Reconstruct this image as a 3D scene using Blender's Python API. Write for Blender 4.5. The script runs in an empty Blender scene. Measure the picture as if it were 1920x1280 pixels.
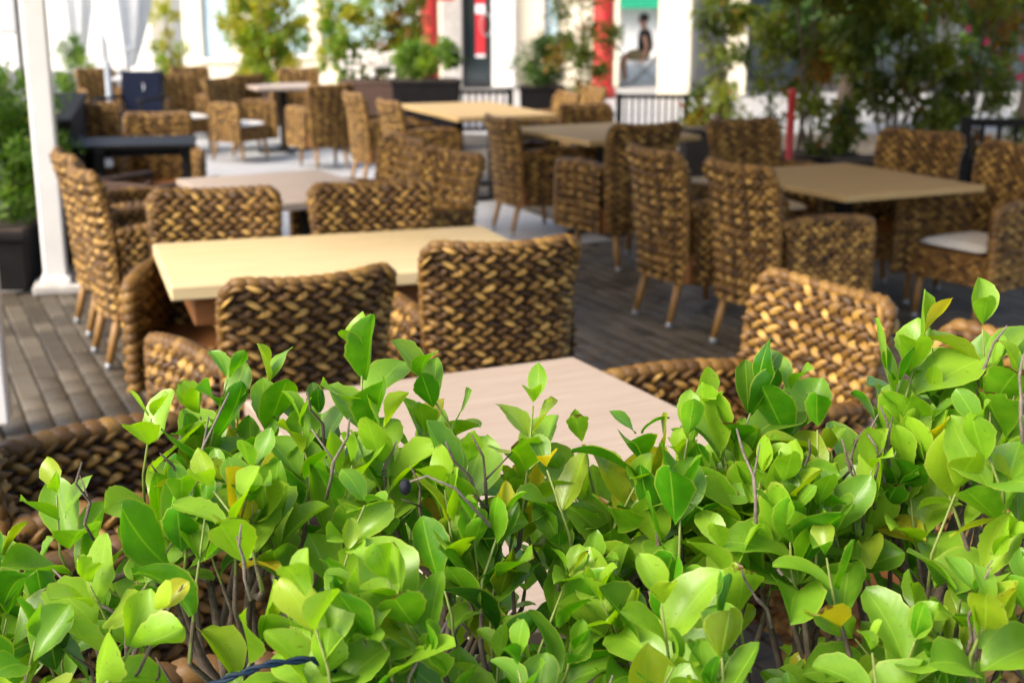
import bpy, math, random
import numpy as np
from mathutils import Vector, Matrix

random.seed(7)
RNG = np.random.default_rng(11)
scene = bpy.context.scene
col = scene.collection
R = math.radians

# ------------------------------------------------------------------ camera
cam_d = bpy.data.cameras.new('camera')
cam = bpy.data.objects.new('camera', cam_d)
col.objects.link(cam)
cam.location = (0, 0, 1.70)
cam.rotation_euler = (R(90 - 14.4), 0, 0)
cam_d.sensor_width = 36
cam_d.lens = 46.9
cam_d.clip_start = 0.05
cam_d.clip_end = 400
cam_d.dof.use_dof = True
cam_d.dof.focus_distance = 1.62
cam_d.dof.aperture_fstop = 5.6
cam_d.dof.aperture_blades = 0
scene.camera = cam

# ------------------------------------------------------------------ world, sun, exposure
SUN_EL, SUN_AZ = 43, -125      # elevation; azimuth of the sun's place, degrees from +Y towards +X
w = bpy.data.worlds.new('World')
scene.world = w
w.use_nodes = True
nt = w.node_tree
nt.nodes.clear()
sky = nt.nodes.new('ShaderNodeTexSky')
sky.sky_type = 'NISHITA'
sky.sun_disc = False
sky.sun_elevation = R(SUN_EL)
sky.sun_rotation = R(SUN_AZ)
sky.air_density = 1.0
sky.dust_density = 4.0
sky.ozone_density = 0.6
bg = nt.nodes.new('ShaderNodeBackground')
bg.inputs['Strength'].default_value = 0.13
wo = nt.nodes.new('ShaderNodeOutputWorld')
nt.links.new(sky.outputs[0], bg.inputs[0])
nt.links.new(bg.outputs[0], wo.inputs[0])
sd = bpy.data.lights.new('sun', 'SUN')
sd.energy = 1.5
sd.angle = R(24)
sd.color = (1.0, 0.95, 0.87)
so = bpy.data.objects.new('sun', sd)
col.objects.link(so)
_d = Vector((math.sin(R(SUN_AZ)) * math.cos(R(SUN_EL)), math.cos(R(SUN_AZ)) * math.cos(R(SUN_EL)), math.sin(R(SUN_EL))))
so.rotation_euler = _d.to_track_quat('Z', 'Y').to_euler()
so.location = _d * 30
vs = scene.view_settings
vs.view_transform = 'Standard'
vs.look = 'None'
vs.gamma = 1
vs.use_curve_mapping = False
vs.exposure = 1.5
scene.render.engine = 'CYCLES'
cy = scene.cycles
cy.use_denoising = True
cy.max_bounces = 8
cy.transparent_max_bounces = 8
cy.sample_clamp_indirect = 6


# ------------------------------------------------------------------ materials
MATS = {}


def nodes_of(name):
    m = bpy.data.materials.new(name)
    m.use_nodes = True
    t = m.node_tree
    return m, t, t.nodes['Principled BSDF'], t.nodes['Material Output']


def N(t, kind, **kw):
    n = t.nodes.new(kind)
    for k, v in kw.items():
        if hasattr(n, k):
            setattr(n, k, v)
        else:
            n.inputs[k].default_value = v
    return n


def ramp(t, stops, interp='LINEAR'):
    n = t.nodes.new('ShaderNodeValToRGB')
    n.color_ramp.interpolation = interp
    e = n.color_ramp.elements
    while len(e) < len(stops):
        e.new(0.5)
    for i, (p, c) in enumerate(stops):
        e[i].position = p
        e[i].color = (*c, 1)
    return n


def mat_plain(name, c, rough=0.6, metal=0.0, var=0.12, scale=8.0, bump=0.0, spec=0.5):
    """one colour with soft patchy wear and optional fine relief"""
    m, t, b, o = nodes_of(name)
    tc = N(t, 'ShaderNodeTexCoord')
    no = N(t, 'ShaderNodeTexNoise', Scale=scale, Detail=6.0, Roughness=0.65)
    t.links.new(tc.outputs['Object'], no.inputs['Vector'])
    lo = tuple(x * (1 - var) for x in c)
    hi = tuple(min(1, x * (1 + var)) for x in c)
    r = ramp(t, [(0.3, lo), (0.7, hi)])
    t.links.new(no.outputs['Fac'], r.inputs['Fac'])
    t.links.new(r.outputs['Color'], b.inputs['Base Color'])
    b.inputs['Roughness'].default_value = rough
    b.inputs['Metallic'].default_value = metal
    b.inputs['Specular IOR Level'].default_value = spec
    if bump:
        bp = N(t, 'ShaderNodeBump', Strength=bump, Distance=0.01)
        n2 = N(t, 'ShaderNodeTexNoise', Scale=scale * 9, Detail=4.0)
        t.links.new(tc.outputs['Object'], n2.inputs['Vector'])
        t.links.new(n2.outputs['Fac'], bp.inputs['Height'])
        t.links.new(bp.outputs['Normal'], b.inputs['Normal'])
    MATS[name] = m
    return m


def mat_wood(name, c_lo, c_hi, rough=0.4, stretch=(2, 26, 26), spec=0.4):
    m, t, b, o = nodes_of(name)
    tc = N(t, 'ShaderNodeTexCoord')
    mp = N(t, 'ShaderNodeMapping')
    mp.inputs['Scale'].default_value = stretch
    t.links.new(tc.outputs['Object'], mp.inputs['Vector'])
    n1 = N(t, 'ShaderNodeTexNoise', Scale=1.6, Detail=8.0, Roughness=0.6, Distortion=0.6)
    t.links.new(mp.outputs['Vector'], n1.inputs['Vector'])
    r = ramp(t, [(0.28, c_lo), (0.72, c_hi)])
    t.links.new(n1.outputs['Fac'], r.inputs['Fac'])
    t.links.new(r.outputs['Color'], b.inputs['Base Color'])
    n2 = N(t, 'ShaderNodeTexNoise', Scale=3.0, Detail=3.0)
    t.links.new(tc.outputs['Object'], n2.inputs['Vector'])
    rr = N(t, 'ShaderNodeMapRange')
    rr.inputs['To Min'].default_value = rough - 0.08
    rr.inputs['To Max'].default_value = rough + 0.12
    t.links.new(n2.outputs['Fac'], rr.inputs['Value'])
    t.links.new(rr.outputs['Result'], b.inputs['Roughness'])
    b.inputs['Specular IOR Level'].default_value = spec
    bp = N(t, 'ShaderNodeBump', Strength=0.08, Distance=0.004)
    t.links.new(n1.outputs['Fac'], bp.inputs['Height'])
    t.links.new(bp.outputs['Normal'], b.inputs['Normal'])
    MATS[name] = m
    return m


def mat_weave():
    """dried plaited water hyacinth: colour per strand bulge from the 'tint' attribute, fibre streaks"""
    m, t, b, o = nodes_of('weave')
    at = N(t, 'ShaderNodeAttribute', attribute_name='tint')
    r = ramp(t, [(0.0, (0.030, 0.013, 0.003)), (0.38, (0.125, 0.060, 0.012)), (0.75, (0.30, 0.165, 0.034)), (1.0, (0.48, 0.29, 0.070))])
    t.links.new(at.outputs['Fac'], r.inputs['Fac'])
    tc = N(t, 'ShaderNodeTexCoord')
    mp = N(t, 'ShaderNodeMapping')
    mp.inputs['Scale'].default_value = (60, 60, 420)
    t.links.new(tc.outputs['Object'], mp.inputs['Vector'])
    no = N(t, 'ShaderNodeTexNoise', Scale=1.0, Detail=5.0, Roughness=0.7)
    t.links.new(mp.outputs['Vector'], no.inputs['Vector'])
    mr = N(t, 'ShaderNodeMapRange')
    mr.inputs['To Min'].default_value = 0.55
    mr.inputs['To Max'].default_value = 1.35
    t.links.new(no.outputs['Fac'], mr.inputs['Value'])
    mx = N(t, 'ShaderNodeMix', data_type='RGBA', blend_type='MULTIPLY')
    mx.inputs[0].default_value = 1.0
    t.links.new(r.outputs['Color'], mx.inputs[6])
    t.links.new(mr.outputs['Result'], mx.inputs[7])
    oi = N(t, 'ShaderNodeObjectInfo')
    t.links.new(mx.outputs[2], b.inputs['Base Color'])
    b.inputs['Roughness'].default_value = 0.5
    b.inputs['Specular IOR Level'].default_value = 0.35
    bp = N(t, 'ShaderNodeBump', Strength=0.35, Distance=0.002)
    t.links.new(no.outputs['Fac'], bp.inputs['Height'])
    t.links.new(bp.outputs['Normal'], b.inputs['Normal'])
    MATS['weave'] = m


def mat_leaf(name, dark, mid, light, yellow, under, rough=0.42, trans=0.36, detail=True, tcol=None):
    """leaf: 'tint' attribute r = age, g = yellowing, b = damage; UV u along the blade, v across (0.5 is the midrib)"""
    m, t, b, o = nodes_of(name)
    at = N(t, 'ShaderNodeAttribute', attribute_name='tint')
    sp = N(t, 'ShaderNodeSeparateColor')
    t.links.new(at.outputs['Color'], sp.inputs['Color'])
    r = ramp(t, [(0.0, dark), (0.5, mid), (1.0, light)])
    tc = N(t, 'ShaderNodeTexCoord')
    no = N(t, 'ShaderNodeTexNoise', Scale=55.0, Detail=4.0)
    t.links.new(tc.outputs['Object'], no.inputs['Vector'])
    ad = N(t, 'ShaderNodeMath', operation='MULTIPLY_ADD')
    ad.inputs[1].default_value = 0.45
    t.links.new(no.outputs['Fac'], ad.inputs[0])
    sb = N(t, 'ShaderNodeMath', operation='SUBTRACT')
    sb.inputs[1].default_value = 0.22
    t.links.new(sp.outputs[0], sb.inputs[0])
    t.links.new(sb.outputs[0], ad.inputs[2])
    t.links.new(ad.outputs[0], r.inputs['Fac'])
    colr = r.outputs['Color']

    def mix(fac_out, a_out, bcol, k=1.0):
        mx = N(t, 'ShaderNodeMix', data_type='RGBA')
        if k != 1.0:
            mm = N(t, 'ShaderNodeMath', operation='MULTIPLY')
            mm.inputs[1].default_value = k
            t.links.new(fac_out, mm.inputs[0])
            fac_out = mm.outputs[0]
        t.links.new(fac_out, mx.inputs[0])
        t.links.new(a_out, mx.inputs[6])
        mx.inputs[7].default_value = (*bcol, 1)
        return mx.outputs[2]

    colr = mix(sp.outputs[1], colr, yellow)
    if detail:
        uv = N(t, 'ShaderNodeSeparateXYZ')
        t.links.new(tc.outputs['UV'], uv.inputs[0])
        c = N(t, 'ShaderNodeMath', operation='SUBTRACT')
        c.inputs[1].default_value = 0.5
        t.links.new(uv.outputs['Y'], c.inputs[0])
        ab = N(t, 'ShaderNodeMath', operation='ABSOLUTE')
        t.links.new(c.outputs[0], ab.inputs[0])
        # midrib and a pale rim
        mr = ramp(t, [(0.0, (1, 1, 1)), (0.035, (0, 0, 0))])
        t.links.new(ab.outputs[0], mr.inputs['Fac'])
        colr = mix(mr.outputs['Color'], colr, tuple(min(1, x * 1.25 + 0.02) for x in light), 0.6)
        ed = ramp(t, [(0.445, (0, 0, 0)), (0.49, (1, 1, 1))])
        t.links.new(ab.outputs[0], ed.inputs['Fac'])
        colr = mix(ed.outputs['Color'], colr, (0.36, 0.40, 0.06), 0.65)
        # side veins
        wv = N(t, 'ShaderNodeMath', operation='MULTIPLY_ADD')
        wv.inputs[1].default_value = -0.55
        t.links.new(ab.outputs[0], wv.inputs[0])
        t.links.new(uv.outputs['X'], wv.inputs[2])
        sn = N(t, 'ShaderNodeMath', operation='MULTIPLY')
        sn.inputs[1].default_value = 62.0
        t.links.new(wv.outputs[0], sn.inputs[0])
        si = N(t, 'ShaderNodeMath', operation='SINE')
        t.links.new(sn.outputs[0], si.inputs[0])
        # brown eaten tips and specks
        n3 = N(t, 'ShaderNodeTexNoise', Scale=130.0, Detail=3.0)
        t.links.new(tc.outputs['Object'], n3.inputs['Vector'])
        tip = N(t, 'ShaderNodeMath', operation='MULTIPLY_ADD')
        tip.inputs[1].default_value = 0.5
        t.links.new(n3.outputs['Fac'], tip.inputs[0])
        t.links.new(uv.outputs['X'], tip.inputs[2])
        tr = ramp(t, [(0.60, (0, 0, 0)), (0.66, (1, 1, 1))])
        tm = N(t, 'ShaderNodeMath', operation='MULTIPLY')
        t.links.new(tip.outputs[0], tm.inputs[0])
        t.links.new(sp.outputs[2], tm.inputs[1])
        t.links.new(tm.outputs[0], tr.inputs['Fac'])
        tr.color_ramp.elements[0].position = 0.86
        tr.color_ramp.elements[1].position = 0.93
        colr = mix(tr.outputs['Color'], colr, (0.13, 0.055, 0.02), 0.9)
        n4 = N(t, 'ShaderNodeTexNoise', Scale=260.0, Detail=1.0)
        t.links.new(tc.outputs['Object'], n4.inputs['Vector'])
        s4 = ramp(t, [(0.715, (0, 0, 0)), (0.74, (1, 1, 1))])
        t.links.new(n4.outputs['Fac'], s4.inputs['Fac'])
        colr = mix(s4.outputs['Color'], colr, (0.10, 0.05, 0.02), 0.6)
        bp = N(t, 'ShaderNodeBump', Strength=0.03, Distance=0.001)
        t.links.new(si.outputs[0], bp.inputs['Height'])
        t.links.new(bp.outputs['Normal'], b.inputs['Normal'])
    geo = N(t, 'ShaderNodeNewGeometry')
    bk = mix(geo.outputs['Backfacing'], colr, under, 0.45)
    t.links.new(bk, b.inputs['Base Color'])
    b.inputs['Roughness'].default_value = rough
    b.inputs['Specular IOR Level'].default_value = 0.36
    tl = N(t, 'ShaderNodeBsdfTranslucent')
    hs = N(t, 'ShaderNodeHueSaturation', Saturation=1.15, Value=1.5)
    t.links.new(colr, hs.inputs['Color'])
    t.links.new(hs.outputs['Color'], tl.inputs['Color'])
    ms = N(t, 'ShaderNodeMixShader')
    ms.inputs[0].default_value = trans
    t.links.new(b.outputs[0], ms.inputs[1])
    t.links.new(tl.outputs[0], ms.inputs[2])
    t.links.new(ms.outputs[0], o.inputs['Surface'])
    MATS[name] = m


def mat_paver():
    m, t, b, o = nodes_of('paver')
    at = N(t, 'ShaderNodeAttribute', attribute_name='tint')
    tc = N(t, 'ShaderNodeTexCoord')
    r = ramp(t, [(0.0, (0.044, 0.033, 0.020)), (0.5, (0.078, 0.061, 0.040)), (1.0, (0.120, 0.097, 0.066))])
    ge = N(t, 'ShaderNodeNewGeometry')
    n1 = N(t, 'ShaderNodeTexNoise', Scale=3.0, Detail=8.0, Roughness=0.7)
    t.links.new(ge.outputs['Position'], n1.inputs['Vector'])
    n2 = N(t, 'ShaderNodeTexNoise', Scale=140.0, Detail=3.0)
    t.links.new(ge.outputs['Position'], n2.inputs['Vector'])
    a1 = N(t, 'ShaderNodeMath', operation='MULTIPLY_ADD')
    a1.inputs[1].default_value = 0.9
    t.links.new(n1.outputs['Fac'], a1.inputs[0])
    s1 = N(t, 'ShaderNodeMath', operation='SUBTRACT')
    s1.inputs[1].default_value = 0.55
    t.links.new(at.outputs['Fac'], s1.inputs[0])
    t.links.new(s1.outputs[0], a1.inputs[2])
    a2 = N(t, 'ShaderNodeMath', operation='MULTIPLY_ADD')
    a2.inputs[1].default_value = 0.35
    t.links.new(n2.outputs['Fac'], a2.inputs[0])
    t.links.new(a1.outputs[0], a2.inputs[2])
    t.links.new(a2.outputs[0], r.inputs['Fac'])
    t.links.new(r.outputs['Color'], b.inputs['Base Color'])
    b.inputs['Roughness'].default_value = 0.55
    bp = N(t, 'ShaderNodeBump', Strength=0.3, Distance=0.002)
    t.links.new(n2.outputs['Fac'], bp.inputs['Height'])
    t.links.new(bp.outputs['Normal'], b.inputs['Normal'])
    MATS['paver'] = m


mat_weave()
mat_paver()
mat_leaf('hedge_leaf', (0.014, 0.080, 0.003), (0.060, 0.235, 0.005), (0.240, 0.425, 0.020), (0.62, 0.44, 0.02), (0.23, 0.36, 0.035), rough=0.33)
mat_leaf('bush_bright', (0.04, 0.11, 0.006), (0.11, 0.22, 0.012), (0.30, 0.40, 0.035), (0.55, 0.44, 0.05), (0.18, 0.26, 0.05), 0.45, 0.42, False)
mat_leaf('bush_dark', (0.012, 0.035, 0.006), (0.035, 0.085, 0.010), (0.10, 0.17, 0.02), (0.30, 0.20, 0.03), (0.07, 0.12, 0.03), 0.45, 0.25, False)
mat_leaf('bush_olive', (0.026, 0.050, 0.004), (0.095, 0.130, 0.008), (0.24, 0.27, 0.020), (0.40, 0.13, 0.03), (0.12, 0.16, 0.03), 0.5, 0.40, False)
mat_plain('bark', (0.115, 0.085, 0.060), 0.85, var=0.45, scale=60, bump=0.5)
mat_plain('twig_grey', (0.17, 0.135, 0.105), 0.8, var=0.35, scale=90, bump=0.4)
mat_plain('twig_green', (0.16, 0.20, 0.04), 0.6, var=0.25, scale=60)
mat_plain('berry', (0.004, 0.004, 0.010), 0.45, var=0.3, scale=200, bump=0.3, spec=0.25)
mat_plain('cable_blue', (0.003, 0.014, 0.030), 0.55, var=0.2, scale=40, spec=0.2)
mat_plain('clear_bulb', (0.75, 0.76, 0.74), 0.1, var=0.05)
mat_wood('beech', (0.52, 0.395, 0.205), (0.62, 0.485, 0.265), 0.62, spec=0.18)
mat_wood('tan_wood', (0.37, 0.245, 0.10), (0.455, 0.315, 0.145), 0.66, spec=0.15)
mat_wood('pink_wood', (0.30, 0.225, 0.165), (0.375, 0.295, 0.225), 0.6, stretch=(3, 34, 34))
mat_wood('pale_wood', (0.34, 0.262, 0.20), (0.43, 0.345, 0.275), 0.55, stretch=(3, 34, 34))
mat_wood('brown_wood', (0.15, 0.055, 0.015), (0.24, 0.10, 0.03), 0.45)
mat_wood('leg_wood', (0.19, 0.095, 0.025), (0.33, 0.18, 0.055), 0.45, stretch=(40, 40, 4))
mat_wood('dark_wood', (0.030, 0.016, 0.010), (0.07, 0.038, 0.022), 0.65, spec=.25)
mat_plain('weave_core', (0.014, 0.007, 0.003), 0.75, var=0.5, scale=40, bump=0.3)
mat_plain('foot_cap', (0.30, 0.31, 0.32), 0.35, 0.6, var=0.2, scale=60)
mat_plain('cushion', (0.74, 0.70, 0.62), 0.85, var=0.08, scale=12, bump=0.15)
mat_plain('black_metal', (0.011, 0.010, 0.010), 0.6, 0.0, var=0.3, scale=20, spec=0.18)
mat_plain('navy_fabric', (0.006, 0.009, 0.022), 0.85, var=0.3, scale=30, spec=0.1)
mat_plain('white_paint', (0.74, 0.73, 0.70), 0.35, var=0.06, scale=5, bump=0.03)
mat_plain('grey_metal', (0.30, 0.32, 0.34), 0.4, 0.4, var=0.15)
mat_plain('concrete', (0.42, 0.40, 0.37), 0.8, var=0.2, scale=9, bump=0.2)
mat_plain('plaster_cream', (0.78, 0.70, 0.53), 0.85, var=0.07, scale=2.0, bump=0.1)
mat_plain('plaster_white', (0.82, 0.81, 0.78), 0.8, var=0.05, scale=2.0, bump=0.1)
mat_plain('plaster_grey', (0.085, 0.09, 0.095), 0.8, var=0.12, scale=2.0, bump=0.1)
mat_plain('red_paint', (0.42, 0.022, 0.018), 0.4, var=0.15, scale=6)
mat_plain('dark_frame', (0.018, 0.020, 0.024), 0.4, var=0.2)
mat_plain('glass_dark', (0.022, 0.034, 0.036), 0.08, var=0.2, scale=1.5, spec=0.8)
mat_plain('glass_pale', (0.50, 0.66, 0.70), 0.08, var=0.15, scale=1.2, spec=0.8)
mat_plain('banner_red', (0.60, 0.020, 0.030), 0.5, var=0.08)
mat_plain('banner_white', (0.80, 0.80, 0.80), 0.5, var=0.04)
mat_plain('awning_green', (0.015, 0.38, 0.20), 0.7, var=0.12)
mat_plain('pot_dark', (0.009, 0.008, 0.008), 0.85, var=0.3, scale=10, spec=0.15)
mat_plain('pot_brown', (0.075, 0.038, 0.024), 0.6, var=0.25, scale=10)
mat_plain('soil', (0.055, 0.038, 0.026), 0.95, var=0.4, scale=30, bump=0.5)
mat_plain('joint_sand', (0.022, 0.018, 0.015), 0.95, var=0.3, scale=30, bump=0.3)
mat_plain('far_paving', (0.40, 0.385, 0.36), 0.5, var=0.12, scale=1.2, bump=0.1)
mat_plain('sun_patch_pale', (0.40, 0.40, 0.40), 0.38, var=0.16, scale=1.6, bump=0.08)  # pale tone with sunlight painted into the colour, for the left rear floor
mat_plain('asphalt', (0.085, 0.085, 0.088), 0.8, var=0.2, scale=3, bump=0.2)
mat_plain('grass', (0.06, 0.12, 0.02), 0.9, var=0.4, scale=4, bump=0.4)
mat_plain('parasol_cloth', (0.80, 0.79, 0.76), 0.85, var=0.05, scale=6)
def mat_cloth(name, c, trans):
    m, t, b, o = nodes_of(name)
    b.inputs['Base Color'].default_value = (*c, 1)
    b.inputs['Roughness'].default_value = .9
    tl = N(t, 'ShaderNodeBsdfTranslucent')
    tl.inputs['Color'].default_value = (*c, 1)
    ms = N(t, 'ShaderNodeMixShader')
    ms.inputs[0].default_value = trans
    t.links.new(b.outputs[0], ms.inputs[1])
    t.links.new(tl.outputs[0], ms.inputs[2])
    t.links.new(ms.outputs[0], o.inputs['Surface'])
    MATS[name] = m


mat_cloth('canopy_cloth', (.66, .55, .37), .34)
mat_plain('skin', (0.46, 0.26, 0.18), 0.55, var=0.08)
mat_plain('black_cloth', (0.014, 0.015, 0.022), 0.85, var=0.3, scale=20)
mat_plain('khaki_cloth', (0.24, 0.20, 0.10), 0.85, var=0.2, scale=20)
mat_plain('hair', (0.012, 0.009, 0.007), 0.6, var=0.3, scale=60)
mat_plain('flower_white', (0.80, 0.74, 0.66), 0.7, var=0.1)
mat_plain('flower_pink', (0.60, 0.05, 0.12), 0.7, var=0.2)
mat_plain('flower_orange', (0.70, 0.22, 0.03), 0.7, var=0.2)


# ------------------------------------------------------------------ mesh helpers
class MB:
    """collects geometry for ONE mesh object"""

    def __init__(s):
        s.v, s.f, s.c, s.uv = [], [], [], []
        s.n = 0

    def add(s, verts, faces, tint=None, uv=None):
        verts = np.asarray(verts, float).reshape(-1, 3)
        s.v.append(verts)
        s.f.extend([tuple(i + s.n for i in f) for f in faces])
        k = len(verts)
        if tint is None:
            tint = (0.5, 0, 0)
        tint = np.asarray(tint, float)
        if tint.ndim == 0:
            tint = np.array([tint, tint, tint])
        if tint.ndim == 1:
            tint = np.repeat(tint[None, :], k, 0)
        s.c.append(tint)
        s.uv.append(np.asarray(uv, float) if uv is not None else np.zeros((k, 2)))
        s.n += k
        return s

    def box(s, c, size, rz=0.0, bev=0.0, tint=None, top=1.0):
        """bevelled box; top scales the upper face (taper)"""
        hx, hy, hz = size[0] / 2, size[1] / 2, size[2] / 2
        b = min(bev, hx * 0.9, hy * 0.9, hz * 0.9)
        if b <= 0:
            pts = [(sx * hx * (top if sz > 0 else 1), sy * hy * (top if sz > 0 else 1), sz * hz) for sz in (-1, 1) for sy in (-1, 1) for sx in (-1, 1)]
            fs = [(0, 2, 3, 1), (4, 5, 7, 6), (0, 1, 5, 4), (2, 6, 7, 3), (0, 4, 6, 2), (1, 3, 7, 5)]
        else:
            pts, fs = [], []
            rings = [(-hz, b), (-hz + b, 0), (hz - b, 0), (hz, b)]
            for z, i in rings:
                k = 1 + (top - 1) * (z + hz) / (2 * hz)
                x, y = (hx - i) * k, (hy - i) * k
                xb, yb = (hx - i - b) * k if i == 0 else x - b * 0.6, (hy - i - b) * k if i == 0 else y - b * 0.6
                pts += [(x, -yb, z), (x, yb, z), (xb, y, z), (-xb, y, z), (-x, yb, z), (-x, -yb, z), (-xb, -y, z), (xb, -y, z)]
            for r_ in range(3):
                for j in range(8):
                    a, d = r_ * 8 + j, r_ * 8 + (j + 1) % 8
                    fs.append((a, d, d + 8, a + 8))
            fs.append(tuple(range(7, -1, -1)))
            fs.append(tuple(range(24, 32)))
        p = np.array(pts)
        ca, sa = math.cos(rz), math.sin(rz)
        q = np.stack([p[:, 0] * ca - p[:, 1] * sa, p[:, 0] * sa + p[:, 1] * ca, p[:, 2]], 1) + np.array(c)
        return s.add(q, fs, tint)

    def tube(s, pts, rad, seg=8, cap=True, tint=None):
        pts = [Vector(p) for p in pts]
        if not hasattr(rad, '__len__'):
            rad = [rad] * len(pts)
        vs_, fs = [], []
        prev = None
        for i, p in enumerate(pts):
            d = (pts[min(i + 1, len(pts) - 1)] - pts[max(i - 1, 0)])
            if d.length < 1e-9:
                d = Vector((0, 0, 1))
            d.normalize()
            if prev is None:
                a = d.orthogonal().normalized()
            else:
                a = (prev - d * prev.dot(d))
                a = a.normalized() if a.length > 1e-6 else d.orthogonal().normalized()
            prev = a
            b_ = d.cross(a)
            for k in range(seg):
                an = 2 * math.pi * k / seg
                vs_.append(p + (a * math.cos(an) + b_ * math.sin(an)) * rad[i])
        for i in range(len(pts) - 1):
            for k in range(seg):
                fs.append((i * seg + k, i * seg + (k + 1) % seg, (i + 1) * seg + (k + 1) % seg, (i + 1) * seg + k))
        if cap:
            fs.append(tuple(range(seg - 1, -1, -1)))
            m_ = (len(pts) - 1) * seg
            fs.append(tuple(range(m_, m_ + seg)))
        return s.add([tuple(v) for v in vs_], fs, tint)

    def lathe(s, prof, c=(0, 0, 0), seg=20, tint=None):
        vs_, fs = [], []
        for r_, z in prof:
            for k in range(seg):
                a = 2 * math.pi * k / seg
                vs_.append((c[0] + r_ * math.cos(a), c[1] + r_ * math.sin(a), c[2] + z))
        for i in range(len(prof) - 1):
            for k in range(seg):
                fs.append((i * seg + k, i * seg + (k + 1) % seg, (i + 1) * seg + (k + 1) % seg, (i + 1) * seg + k))
        fs.append(tuple(range(seg - 1, -1, -1)))
        m_ = (len(prof) - 1) * seg
        fs.append(tuple(range(m_, m_ + seg)))
        return s.add(vs_, fs, tint)

    def ball(s, c, r, seg=12, rings=8, tint=None):
        prof = [(math.sin(math.pi * i / rings), -math.cos(math.pi * i / rings)) for i in range(1, rings)]
        rr = r if hasattr(r, '__len__') else (r, r, r)
        vs_, fs = [], []
        for a_, z in prof:
            for k in range(seg):
                an = 2 * math.pi * k / seg
                vs_.append((c[0] + rr[0] * a_ * math.cos(an), c[1] + rr[1] * a_ * math.sin(an), c[2] + rr[2] * z))
        for i in range(len(prof) - 1):
            for k in range(seg):
                fs.append((i * seg + k, i * seg + (k + 1) % seg, (i + 1) * seg + (k + 1) % seg, (i + 1) * seg + k))
        b0 = len(vs_)
        vs_ += [(c[0], c[1], c[2] - rr[2]), (c[0], c[1], c[2] + rr[2])]
        m_ = (len(prof) - 1) * seg
        for k in range(seg):
            fs.append((b0, (k + 1) % seg, k))
            fs.append((b0 + 1, m_ + k, m_ + (k + 1) % seg))
        return s.add(vs_, fs, tint)

    def mesh(s, name, smooth=True):
        me = bpy.data.meshes.new(name)
        V = np.concatenate(s.v) if s.v else np.zeros((0, 3))
        me.from_pydata(V.tolist(), [], s.f)
        ca = me.color_attributes.new('tint', 'FLOAT_COLOR', 'POINT')
        C = np.concatenate(s.c)
        C = np.concatenate([C, np.ones((len(C), 1))], 1)
        ca.data.foreach_set('color', C.astype(np.float32).ravel())
        UV = np.concatenate(s.uv)
        if np.any(UV):
            ul = me.uv_layers.new(name='UVMap')
            li = np.zeros(len(me.loops), np.int32)
            me.loops.foreach_get('vertex_index', li)
            ul.data.foreach_set('uv', UV[li].astype(np.float32).ravel())
        if smooth:
            me.polygons.foreach_set('use_smooth', [True] * len(me.polygons))
        me.update()
        return me

    def build(s, name, mat, parent=None, smooth=False, loc=None):
        me = s.mesh(name, smooth)
        return link(name, me, mat, parent, loc)


def link(name, me, mat, parent=None, loc=None):
    if mat and not me.materials:
        me.materials.append(MATS[mat])
    o = bpy.data.objects.new(name, me)
    col.objects.link(o)
    if parent:
        o.parent = parent
    if loc is not None:
        o.location = loc
    return o


def tag(o, label=None, cat=None, group=None, kind=None):
    if label:
        o['label'] = label
    if cat:
        o['category'] = cat
    if group:
        o['group'] = group
    if kind:
        o['kind'] = kind
    return o


def thing(name, label, cat, loc=(0, 0, 0), rz=0.0, group=None):
    o = bpy.data.objects.new(name, None)
    o.empty_display_size = 0.2
    col.objects.link(o)
    o.location = loc
    o.rotation_euler = (0, 0, rz)
    return tag(o, label, cat, group)


def face(fx, fy):
    return math.atan2(-fx, fy)


# ------------------------------------------------------------------ setting: ground, paving
g = MB().add([(-120, -20, -0.03), (120, -20, -0.03), (120, 200, -0.03), (-120, 200, -0.03)], [(0, 1, 2, 3)]).build('ground', 'far_paving')
tag(g, kind='structure')
PAV = R(25)
ca, sa = math.cos(PAV), math.sin(PAV)
bed = MB().add([(-4.3, 1.9, -0.022), (6.5, 1.9, -0.022), (6.5, 17.6, -0.022), (-4.3, 17.6, -0.022)], [(0, 1, 2, 3)]).build('terrace_paving', 'joint_sand')
tag(bed, kind='structure')
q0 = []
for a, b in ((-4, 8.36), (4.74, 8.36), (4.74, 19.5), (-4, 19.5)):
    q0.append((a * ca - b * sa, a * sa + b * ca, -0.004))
tag(MB().add(q0, [(0, 1, 2, 3)]).build('sun_patch_paving', 'sun_patch_pale'), kind='structure')  # smooth jointless paving, its pale colour imitating a patch of sun
PW, PL, GAP = 0.102, 0.204, 0.006


def paver_mesh(seed):
    r_ = random.Random(seed)
    mb = MB()
    mb.box((0, 0, -0.03), (PW - GAP, PL - GAP, 0.06), 0, 0.006, tint=r_.random())
    return mb


cells = []
for i in range(-150, 150):
    for j in range(-60, 130):
        a = (i + 0.5) * PW
        b = (j + (0.5 if i % 2 else 0)) * PL
        x = a * ca - b * sa
        y = a * sa + b * ca
        if not (-4.2 < x < 6.4 and 2.0 < y < 17.5):
            continue
        if abs(x) > 0.40 * y + 0.5:
            continue
        if a < 4.75 and b > 8.35:
            continue
        cells.append((x, y))


def show_score(x, y):
    """where the photograph lets one see single pavers: open floor at the left and in the middle"""
    z = None
    if -2.15 < x < -0.75 and 3.3 < y < 6.6 and x < -0.95 - 0.18 * (y - 3.3):
        z = y
    if 0.12 < x < 1.15 and 3.9 < y < 6.7:
        z = y
    return z


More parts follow.
